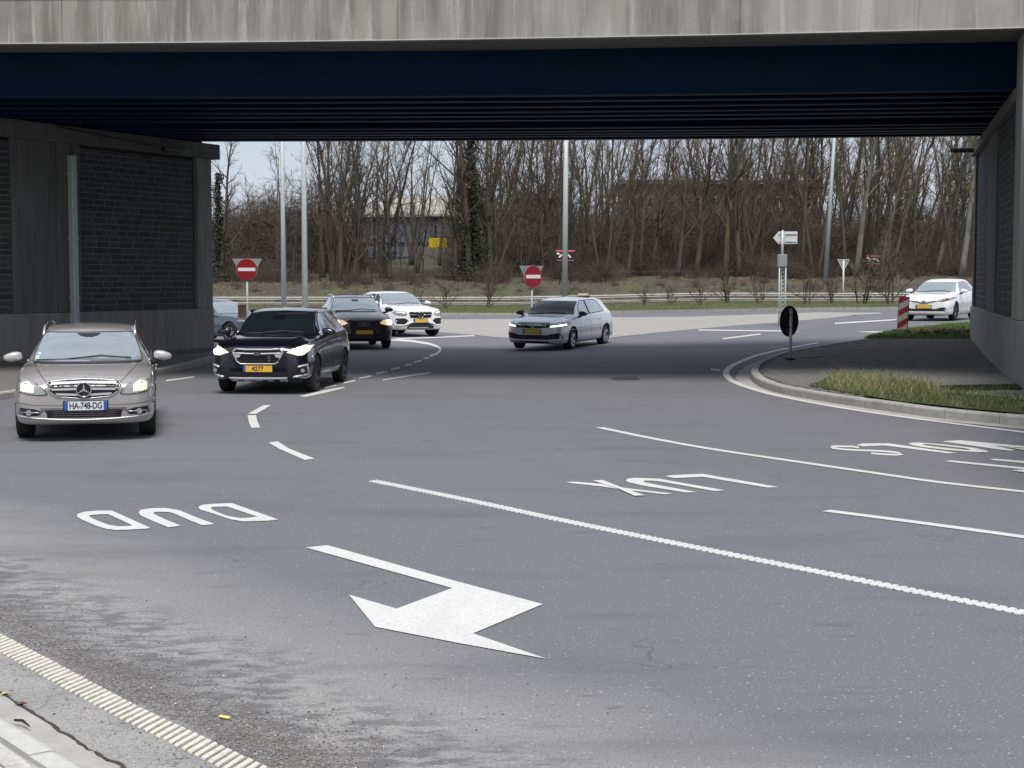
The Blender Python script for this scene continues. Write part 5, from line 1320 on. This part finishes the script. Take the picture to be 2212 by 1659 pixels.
q_,n_=c.ray('front',0,.80); q=MB(); q.box(tuple(q_+n_*.006),(.035,.02,.035)); q.build('bonnet_badge',chrome,c.e,bevel=.008)
c.plate(0.02,.455,0,'HA-748-DG',plate_w,True)
c.patch('lower_intake',[(-.47,.405),(.47,.405),(.44,.305),(-.44,.305)],'front',black,off=.003)
for z in(.33,.355,.38): c.bar('intake_slat',[(-.45,z),(.45,z)],'front',black,.006,.006,sub=10)
for sx in(1,-1):
    f=c.patch('fog_recess',[(sx*a,b) for a,b in[(.50,.385),(.60,.42),(.775,.435),(.80,.36),(.72,.335),(.56,.335)]],'front',black,off=.003,g=.04)
    c.disc('fog_lamp',sx*.665,.378,.036,'front',lampglass,.02,.02,f); c.bar('fog_strip',[(sx*.52,.375),(sx*.78,.382)],'front',alloy,.009,.012,f)
c.bar('chrome_strip',[(-.82,.335),(-.6,.305),(-.3,.288),(0,.280),(.3,.288),(.6,.305),(.82,.335)],'front',satin,.009,.006)
c.bar('bumper_seam',[(-.84,.50),(-.6,.468),(-.3,.46),(.3,.46),(.6,.468),(.84,.50)],'front',black,.0035,.0,sub=8)
for sx in(1,-1):
    c.bar('bonnet_seam',[(sx*.44,.74),(sx*.55,.84),(sx*.66,.935)],'front',black,.004,.0,sub=10); c.bar('bonnet_seam',[(sx*.445,.745),(sx*.47,.62)],'front',black,.004,.001)
    rail=MB(); pts=[(sx*.61,1.20,1.27),(sx*.605,1.36,1.37),(sx*.60,1.46,1.41),(sx*.598,1.7,1.44),(sx*.595,2.4,1.452),(sx*.58,3.0,1.42),(sx*.575,3.15,1.37)]; rail.tube(pts,.017,8); rail.build('roof_rail',chrome,c.e,None,True)
for sd_ in('right','left'): 
    c.seams(sd_,[((.62,.35),(.66,.90)),((1.48,.30),(1.48,.95)),((2.30,.32),(2.42,.95)),((.62,.32),(2.2,.32))])
    for y in (1.35,2.22): c.bar('door_handle',[(y,.80),(y-.16,.79)],sd_,p_silver,.014,.025)
    c.bar('trim_strip',[(-.55,.47),(-.4,.47)],sd_,black,.008,.003); c.bar('waist_strip',[(.86,.945),(3.2,1.01)],sd_,chrome,.008,.006,sub=12)
c.mirrors(carpaint('mirror_silver',(.50,.49,.47),.3,.3),1.0,.72,1.05)
# ---------------- 2 dark navy hatchback
p_navy=carpaint('dark_navy_paint',(.006,.007,.014),.2,.25)
K=dict(w=.895,fo=.87,wb=2.67,ro=.90,h=1.50,zn=.88,zc=1.045,yc=.38,yt=1.22,yr=3.0,yd=3.38,zd=1.0,rw=.615,belt=(.965,1.04),zb=.24,wr=.335,drop=.06,rimmat=alloy_d,flare=.012)
c=Car('hatchback','dark navy hatchback with chrome framed grille and white headlights under the bridge',(-4.42,28.0,0),R(-4.5),p_navy,K)
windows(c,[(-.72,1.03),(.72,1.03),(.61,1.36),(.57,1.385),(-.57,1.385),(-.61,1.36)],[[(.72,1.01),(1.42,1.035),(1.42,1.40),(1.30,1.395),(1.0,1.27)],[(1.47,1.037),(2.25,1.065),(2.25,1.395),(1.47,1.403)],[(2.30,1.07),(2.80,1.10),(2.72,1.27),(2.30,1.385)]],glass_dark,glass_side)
c.bar('windscreen_seal',[(-.725,1.03),(-.615,1.365),(-.575,1.395),(.575,1.395),(.615,1.365),(.725,1.03)],'front',black,.008,.003,sub=8); wipers(c,1.03,.66)
c.patch('mirror_inside',[(-.12,1.34),(.12,1.34),(.11,1.28),(-.11,1.28)],'front',blackg,off=.012)
gp=[(-.40,.80),(.40,.80),(.45,.755),(.37,.585),(.31,.545),(-.31,.545),(-.37,.585),(-.45,.755)]
g=c.patch('grille',gp,'front',black,off=.003)
c.bar('grille_frame',gp+[gp[0]],'front',satin,.012,.012,g); c.bar('grille_top',[(-.41,.80),(.41,.80)],'front',satin,.016,.014,g,sub=10); c.bar('grille_wing',[(-.41,.735),(-.2,.728),(0,.722),(.2,.728),(.41,.735)],'front',satin,.015,.018,g)
for sx in(1,-1): c.patch('wing_end',[(sx*.30,.715),(sx*.33,.66),(sx*.41,.66),(sx*.435,.745),(sx*.40,.752)],'front',satin,off=.022,parent=g)
for z in(.60,.64,.68): c.bar('grille_slat',[(-.33,z),(.33,z)],'front',blackg,.008,.008,g)
o,M=c.disc('oval_badge',0,.722,.062,'front',chrome,.045,.02,g,24,.55); 
for sx in(1,-1):
    h=c.patch('headlight',[(sx*a,b) for a,b in[(.50,.745),(.60,.80),(.80,.875),(.855,.86),(.845,.76),(.79,.70),(.70,.685),(.60,.72)]],'front',cool_glow,off=.010,g=.035); c.lampseam([(.50,.745),(.60,.80),(.80,.875),(.855,.86),(.845,.76),(.79,.70),(.70,.685),(.60,.72)],sx,h)
    c.disc('lamp',sx*.745,.755,.058,'front',cool_lamp,.035,.02,h); c.disc('lamp',sx*.66,.765,.032,'front',cool_lamp,.03,.02,h)
    f=c.patch('fog_recess',[(sx*a,b) for a,b in[(.66,.50),(.82,.53),(.835,.36),(.70,.33)]],'front',black,off=.003)
    c.bar('chrome_bracket',[(sx*.70,.49),(sx*.835,.525),(sx*.84,.36),(sx*.62,.315)],'front',satin,.019,.012,f); c.disc('fog_lamp',sx*.765,.43,.035,'front',lampglass,.03,.02,f)
c.plate(.0,.46,0,'4277',plate_y,yo=-.02)
c.patch('lower_intake',[(-.50,.395),(.50,.395),(.54,.32),(-.54,.32)],'front',black,off=.004); c.patch('skid_plate',[(-.52,.305),(.52,.305),(.50,.245),(-.50,.245)],'front',mat('satin_silver',(.72,.73,.75),.4,.3),off=.022,g=.05)
for x in(-.32,-.11,.11,.32): c.patch('skid_slot',[(x-.055,.268),(x+.055,.268),(x+.045,.25),(x-.045,.25)],'front',black,off=.026)
for sd_ in('right','left'):
    c.seams(sd_,[((.55,.38),(.58,.95)),((1.44,.34),(1.44,1.02)),((2.15,.40),(2.30,1.03))]); c.bar('window_trim',[(.72,1.0),(2.8,1.085)],sd_,chrome,.010,.004,sub=12); c.bar('window_arch_trim',[(.74,1.03),(1.02,1.285),(1.32,1.41),(2.2,1.405),(2.75,1.28)],sd_,chrome,.007,.006,sub=8)
    for y in (1.30,2.12): c.bar('door_handle',[(y,.86),(y-.17,.855)],sd_,p_navy,.014,.025)
    c.bar('sill_trim',[(.50,.275),(2.2,.285)],sd_,mat('sill_silver',(.3,.31,.32),.4,.6),.022,.0,sub=8); c.bar('side_marker',[(-.42,.66),(-.34,.62)],sd_,chrome,.018,.006)
c.mirrors(p_navy,1.06,.60,1.12)
# ---------------- 3 dark crossover
p_dark=carpaint('dark_brown_black_paint',(.022,.020,.024),.3,.3)
K=dict(w=.90,fo=.86,wb=2.60,ro=.90,h=1.56,zn=.92,zc=1.09,yc=.45,yt=1.28,yr=2.95,yd=3.36,zd=1.08,rw=.60,belt=(1.0,1.07),zb=.22,wr=.345,drop=.08,twin=True)
c=Car('crossover','dark crossover with amber running lights behind the dark navy hatchback',(-4.50,45.4,0),R(14),p_dark,K)
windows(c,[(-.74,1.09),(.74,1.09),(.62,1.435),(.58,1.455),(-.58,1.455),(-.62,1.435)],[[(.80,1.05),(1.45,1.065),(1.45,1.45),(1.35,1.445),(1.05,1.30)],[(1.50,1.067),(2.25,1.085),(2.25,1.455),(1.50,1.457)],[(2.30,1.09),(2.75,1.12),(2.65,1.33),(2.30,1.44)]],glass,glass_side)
c.bar('windscreen_seal',[(-.745,1.09),(-.625,1.44),(-.58,1.465),(.58,1.465),(.625,1.44),(.745,1.09)],'front',black,.009,.003,sub=8); wipers(c,1.09,.66)
c.patch('mirror_inside',[(-.10,1.42),(.10,1.42),(.09,1.37),(-.09,1.37)],'front',black,off=.012)
gp=[(-.36,.80),(.36,.80),(.41,.76),(.33,.40),(.26,.345),(-.26,.345),(-.33,.40),(-.41,.76)]
g=c.patch('grille',gp,'front',black,off=.004); c.bar('grille_frame',gp+[gp[0]],'front',alloy_d,.014,.010,g)
for z in(.42,.48,.54,.60,.66,.72): c.bar('grille_slat',[(-.33,z),(.33,z)],'front',blackg,.007,.008,g)
for x in(-.105,-.035,.035,.105):
    P_=[(x+.05*math.cos(t),.725+.05*math.sin(t)) for t in[i*math.pi/8 for i in range(17)]]; c.bar('emblem_ring',P_,'front',alloy,.006,.03,g,sub=1)
c.plate(0,.50,0,'4Q 15',plate_y) if False else c.plate(0,.50,0,None,plate_y,yo=-.02)
for sx in(1,-1):
    h=c.patch('headlight',[(sx*a,b) for a,b in[(.46,.765),(.58,.85),(.80,.875),(.86,.82),(.85,.72),(.66,.69),(.52,.73)]],'front',warm_glow,off=.010,g=.04); c.lampseam([(.46,.765),(.58,.85),(.80,.875),(.86,.82),(.85,.72),(.66,.69),(.52,.73)],sx,h)
    c.disc('lamp',sx*.74,.775,.075,'front',amber_lamp if sx<0 else warm_lamp,.035,.02,h)
    c.patch('air_intake',[(sx*a,b) for a,b in[(.50,.55),(.83,.60),(.82,.42),(.50,.40)]],'front',black,off=.003)
    rail=MB(); rail.tube([(sx*.60,1.28,1.48),(sx*.60,1.5,1.55),(sx*.59,2.6,1.56),(sx*.58,2.9,1.49)],.018,8); rail.build('roof_rail',chrome,c.e,None,True)
c.patch('lower_lip',[(-.7,.30),(.7,.30),(.66,.25),(-.66,.25)],'front',black,off=.012)
for sd_ in('right','left'): c.seams(sd_,[((.60,.40),(.62,1.0)),((1.47,.34),(1.47,1.05)),((2.15,.40),(2.3,1.06))]); c.bar('window_trim',[(.80,1.03),(2.8,1.10)],sd_,chrome,.009,.004,sub=12)
c.mirrors(p_dark,1.12,.66,1.1)
# ---------------- 4 white SUV
p_white=carpaint('white_paint',(.80,.81,.80),.0,.3)
K=dict(w=.945,fo=.88,wb=2.87,ro=.93,h=1.60,zn=.95,zc=1.13,yc=.55,yt=1.40,yr=3.05,yd=3.62,zd=1.12,rw=.62,belt=(1.04,1.13),zb=.24,wr=.37,drop=.10,flare=.02,steer=R(12))
c=Car('suv','white suv with a star emblem grille behind the dark crossover',(-3.62,55.0,0),R(27),p_white,K)
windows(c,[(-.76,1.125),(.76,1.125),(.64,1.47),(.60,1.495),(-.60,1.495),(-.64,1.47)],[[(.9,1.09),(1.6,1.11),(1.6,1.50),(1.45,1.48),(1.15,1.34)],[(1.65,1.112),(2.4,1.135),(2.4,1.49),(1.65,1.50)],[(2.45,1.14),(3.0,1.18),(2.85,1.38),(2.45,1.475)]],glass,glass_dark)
c.bar('windscreen_seal',[(-.765,1.125),(-.645,1.475),(-.60,1.505),(.60,1.505),(.645,1.475),(.765,1.125)],'front',black,.012,.003,sub=8); wipers(c,1.125,.66)
gp=[(-.44,.84),(-.40,.885),(.40,.885),(.44,.84),(.40,.70),(.36,.67),(-.36,.67),(-.40,.70)]
g=c.patch('grille',gp,'front',blackg,off=.006); 
for sx in(1,-1): c.bar('grille_slat',[(sx*.10,.78),(sx*.42,.785)],'front',chrome,.013,.02,g)
for x in [(-.38+.076*i) for i in range(11)]: c.bar('grille_fin',[(x,.69),(x,.86)],'front',alloy_d,.005,.012,g)
c.star(0,.775,.10,off=.05)
c.plate(0,.575,0,None,plate_y,yo=-.03)
for sx in(1,-1):
    h=c.patch('headlight',[(sx*a,b) for a,b in[(.52,.83),(.60,.89),(.84,.92),(.89,.86),(.86,.78),(.70,.75),(.56,.77)]],'front',lampglass,off=.010,g=.04); c.lampseam([(.52,.83),(.60,.89),(.84,.92),(.89,.86),(.86,.78),(.70,.75),(.56,.77)],sx,h); c.patch('light_strip',[(sx*a,b) for a,b in[(.56,.83),(.64,.87),(.82,.89),(.84,.865),(.66,.84),(.60,.81)]],'front',cool_glow,off=.016,g=.04,parent=h)
    c.patch('air_intake',[(sx*a,b) for a,b in[(.46,.58),(.58,.66),(.86,.66),(.885,.56),(.84,.45),(.60,.44)]],'front',black,off=.004)
c.patch('lower_intake',[(-.52,.36),(-.30,.50),(.30,.50),(.52,.36),(.50,.29),(-.50,.29)],'front',black,off=.005)
c.bar('bumper_blade',[(-.88,.42),(-.62,.42),(-.34,.52),(.34,.52),(.62,.42),(.88,.42)],'front',p_white,.022,.012)
for sd_ in('right','left'): c.seams(sd_,[((.68,.42),(.70,1.05)),((1.62,.36),(1.62,1.1)),((2.35,.42),(2.5,1.12))]); c.bar('sill_cladding',[(.5,.30),(2.35,.30)],sd_,black,.04,-.01,sub=8)
c.mirrors(p_white,1.17,.82,1.1)
# ---------------- 5 grey hatchback with taxi style roof sign
p_grey=carpaint('silver_grey_paint',(.70,.72,.76),.12,.3)
K=dict(w=.89,fo=.86,wb=2.63,ro=.79,h=1.455,zn=.80,zc=.985,yc=.24,yt=1.10,yr=3.02,yd=3.36,zd=.90,rw=.60,belt=(.92,.99),zb=.19,wr=.32,drop=.07,spokes=5,roll=R(2.0),flare=.008,steer=R(4))
c=Car('hatchback','silver grey hatchback with a small roof sign alone in the middle of the road',(.93,43.9,0),R(-24),p_grey,K)
c.e['group']='cars leaving the roundabout'
windows(c,[(-.71,.985),(.71,.985),(.60,1.31),(.565,1.335),(-.565,1.335),(-.60,1.31)],[[(.66,.975),(1.42,.985),(1.42,1.365),(1.18,1.345),(.90,1.22)],[(1.47,.987),(2.20,1.0),(2.20,1.355),(1.47,1.362)],[(2.25,1.003),(2.58,1.03),(2.50,1.20),(2.38,1.31),(2.25,1.345)]],glass_dark,glassmat('sky_sheen_side_glass',(.42,.46,.50),.75))  # side glass lightened, bluish sky reflection painted into its base colour
c.bar('windscreen_seal',[(-.715,.985),(-.605,1.315),(-.565,1.345),(.565,1.345),(.605,1.315),(.715,.985)],'front',black,.009,.003,sub=8); wipers(c,.985,.64)
c.patch('sensor_mount',[(-.12,1.33),(.12,1.33),(.06,1.28),(-.06,1.28)],'front',black,off=.008)
g=c.patch('grille',[(-.52,.725),(-.48,.80),(.48,.80),(.52,.725),(.47,.655),(.10,.635),(-.10,.635),(-.47,.655)],'front',blackg,off=.004); o,M=c.disc('round_badge',0,.70,.055,'front',chrome,.03,.02,g,24)
for sx in(1,-1):
    h=c.patch('headlight',[(sx*a,b) for a,b in[(.48,.665),(.50,.73),(.66,.79),(.84,.80),(.86,.76),(.84,.695),(.70,.67)]],'front',lampglass,off=.008,g=.04); c.lampseam([(.48,.665),(.50,.73),(.66,.79),(.84,.80),(.86,.76),(.84,.695),(.70,.67)],sx,h)
    c.patch('light_strip',[(sx*a,b) for a,b in[(.52,.680),(.54,.700),(.70,.722),(.835,.75),(.845,.725),(.80,.705),(.70,.69)]],'front',cool_lamp,off=.018,g=.04,parent=h)
    c.patch('air_intake',[(sx*a,b) for a,b in[(.46,.46),(.70,.515),(.78,.50),(.84,.36),(.46,.33)]],'front',black,off=.005)
c.patch('lower_intake',[(-.46,.45),(.46,.45),(.46,.32),(-.46,.32)],'front',black,off=.004); c.bar('intake_slat',[(-.45,.385),(.45,.385)],'front',blackg,.012,.008,sub=8); c.patch('lower_lip',[(-.80,.275),(.80,.275),(.76,.215),(-.76,.215)],'front',black,off=.006)
c.plate(-.02,.545,0,None,plate_y,yo=-.02)
for sd_ in('right','left'):
    c.seams(sd_,[((.55,.36),(.60,.92)),((1.44,.30),(1.44,.97)),((2.12,.36),(2.25,.98)),((.56,.30),(2.1,.30))])
    for y in(1.32,2.12): c.bar('door_handle',[(y,.83),(y-.16,.825)],sd_,p_grey,.014,.025)
    c.bar('window_frame',[(.64,.975),(.88,1.235),(1.15,1.365),(2.2,1.37),(2.42,1.31),(2.55,1.20),(2.62,1.02),(.64,.965)],sd_,black,.010,.003,sub=7); c.bar('pillar',[(1.445,.98),(1.445,1.37)],sd_,black,.020,.004); c.bar('sill_trim',[(.45,.215),(2.2,.215)],sd_,black,.03,-.01,sub=6)
    c.bar('crease',[(-.3,.60),(.6,.56),(2.2,.60),(3.2,.72)],sd_,p_grey,.006,.0,sub=8)
c.mirrors(black,1.01,.50,1.08)
q=MB(); q.box((.34,2.15,1.495),(.30,.16,.08)); t=q.build('roof_sign',mat('cream_roof_sign',(.62,.55,.42),.5),c.e,bevel=.02)
q=MB(); q.box((.34,2.15,1.447),(.36,.20,.03)); q.build('roof_sign_base',black,t)
# ---------------- 6 white hatchback on the right
K=dict(w=.88,fo=.93,wb=2.60,ro=.80,h=1.46,zn=.76,zc=.99,yc=.35,yt=1.30,yr=2.80,yd=3.24,zd=1.0,rw=.57,belt=(.93,1.01),zb=.19,wr=.32,drop=.08,rimmat=alloy_d,twin=True)
c=Car('hatchback','white hatchback partly hidden by the right bridge wall',(14.62,53.7,0),R(-31),p_white,K)
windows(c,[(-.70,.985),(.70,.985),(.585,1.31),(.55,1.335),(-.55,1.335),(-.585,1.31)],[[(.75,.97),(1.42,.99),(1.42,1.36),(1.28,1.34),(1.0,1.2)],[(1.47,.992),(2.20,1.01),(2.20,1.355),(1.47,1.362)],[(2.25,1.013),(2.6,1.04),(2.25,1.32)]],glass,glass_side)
c.bar('windscreen_seal',[(-.705,.985),(.705,.985)],'front',black,.009,.003,sub=12); wipers(c,.985,.62)
c.bar('grille_strip',[(-.52,.685),(-.2,.655),(-.10,.615),(.10,.615),(.2,.655),(.52,.685)],'front',black,.016,.006); c.disc('oval_badge',0,.655,.07,'front',chrome,.02,.015,None,24,.6)
for sx in(1,-1):
    h=c.patch('headlight',[(sx*a,b) for a,b in[(.46,.68),(.60,.745),(.82,.80),(.86,.79),(.80,.715),(.64,.665)]],'front',lampglass,off=.008,g=.04); c.lampseam([(.46,.68),(.60,.745),(.82,.80),(.86,.79),(.80,.715),(.64,.665)],sx,h); c.patch('lamp_inner',[(sx*a,b) for a,b in[(.60,.69),(.64,.73),(.78,.765),(.78,.73),(.70,.69)]],'front',black,off=.012,parent=h); c.disc('lamp',sx*.69,.715,.03,'front',lampglass,.03,.01,h)
    f=c.patch('fog_recess',[(sx*a,b) for a,b in[(.36,.40),(.60,.47),(.72,.47),(.84,.34),(.36,.34)]],'front',black,off=.004); c.disc('fog_lamp',sx*.71,.39,.035,'front',lampglass,.02,.02,f)
c.patch('lower_intake',[(-.36,.41),(.36,.41),(.36,.335),(-.36,.335)],'front',black,off=.004); c.patch('lower_lip',[(-.7,.215),(.7,.215),(.64,.195),(-.64,.195)],'front',black,off=.012)
c.plate(-.0,.49,0,None,plate_y,yo=-.02)
for sd_ in('right','left'): c.seams(sd_,[((.55,.36),(.58,.93)),((1.44,.30),(1.44,.98)),((2.12,.36),(2.25,1.0))])
c.mirrors(p_white,1.02,.62,1.08)
# ---------------- 7 grey coupe at the left
p_steel=carpaint('blue_grey_paint',(.10,.12,.145),.4,.3)
K=dict(w=.90,fo=.85,wb=2.80,ro=1.0,h=1.41,zn=.76,zc=.93,yc=.60,yt=1.50,yr=2.75,yd=3.45,zd=.98,rw=.56,belt=(.88,.95),zb=.19,wr=.33,drop=.06,spokes=7)
c=Car('saloon_car','blue grey saloon crossing behind the left no entry sign, mostly hidden',(-8.45,49.6,0),R(52),p_steel,K)
windows(c,[(-.72,.935),(.72,.935),(.58,1.26),(.54,1.285),(-.54,1.285),(-.58,1.26)],[[(.95,.93),(1.7,.94),(1.7,1.30),(1.5,1.285),(1.2,1.15)],[(1.75,.942),(2.6,.96),(2.45,1.22),(1.75,1.30)]],glass,glass)
c.mirrors(black,.97,.90,1.1)
for sx in(1,-1): c.patch('headlight',[(sx*a,b) for a,b in[(.52,.64),(.64,.71),(.84,.75),(.86,.70),(.70,.63)]],'front',lampglass,off=.008,g=.04)
c.patch('grille',[(-.38,.70),(.38,.70),(.34,.55),(-.34,.55)],'front',blackg,off=.004); c.patch('lower_intake',[(-.5,.42),(.5,.42),(.5,.30),(-.5,.30)],'front',black,off=.004)
for sd_ in('right','left'): c.seams(sd_,[((.75,.36),(.80,.90)),((1.8,.30),(1.8,.93)),((.76,.30),(1.8,.30))]); c.bar('window_trim',[(.95,.92),(2.65,.95)],sd_,chrome,.010,.004,sub=12)

# ---------------- litter at the near road edge
def litter(name,px,py,label,cat,m,L,W,Hh,rz):
    g=G(px,py); e=tag(MB().box((0,0,Hh/2),(L,W,Hh)).build(name,m,None,bevel=min(W,Hh)*.3),label,cat); e.location=(g.x,g.y,.006); e.rotation_euler=(0,R(4),rz)
litter('wrapper',485,1553,'small yellow wrapper lying in the grit beside the ribbed edge line','litter',mat('yellow_wrapper',(.75,.68,.22),.5),.055,.022,.008,R(-25))
g=G(32,1570); g2=G(64,1583); q=MB(); a_=(g2-g); q.tube([(0,0,.012),(a_.x*.5,a_.y*.5+.01,.02),(a_.x,a_.y,.010)],[.006,.007,.003],6); o=q.build('twig',mat('dark_twig',(.02,.017,.015),.9),None,None,True); o.location=(g.x,g.y,.02); tag(o,'short black twig on the gutter beside the pale kerb stones','twig')
rnd=random.Random(4)
for i,(px,py,l) in enumerate([(12,1505,'pale dry leaf on the gutter joint at the left picture edge'),(48,1527,'brown curled leaf lying in the gutter joint')]):
    g=G(px,py); s=.022; me=MB(); me.add([(-s*1.5,0,.002),(0,-s*.7,.010),(s*1.5,0,.004),(0,s*.7,.012),(0,0,.0)],[(0,1,4),(1,2,4),(2,3,4),(3,0,4)]); o=me.build('fallen_leaf',mat('leaf_%s'%('tan','brown')[i],((.45,.36,.22),(.13,.07,.055))[i],.8)); o.location=(g.x,g.y,.012); o.rotation_euler=(0,0,rnd.random()*3); tag(o,l,'leaf','fallen leaves in the gutter')
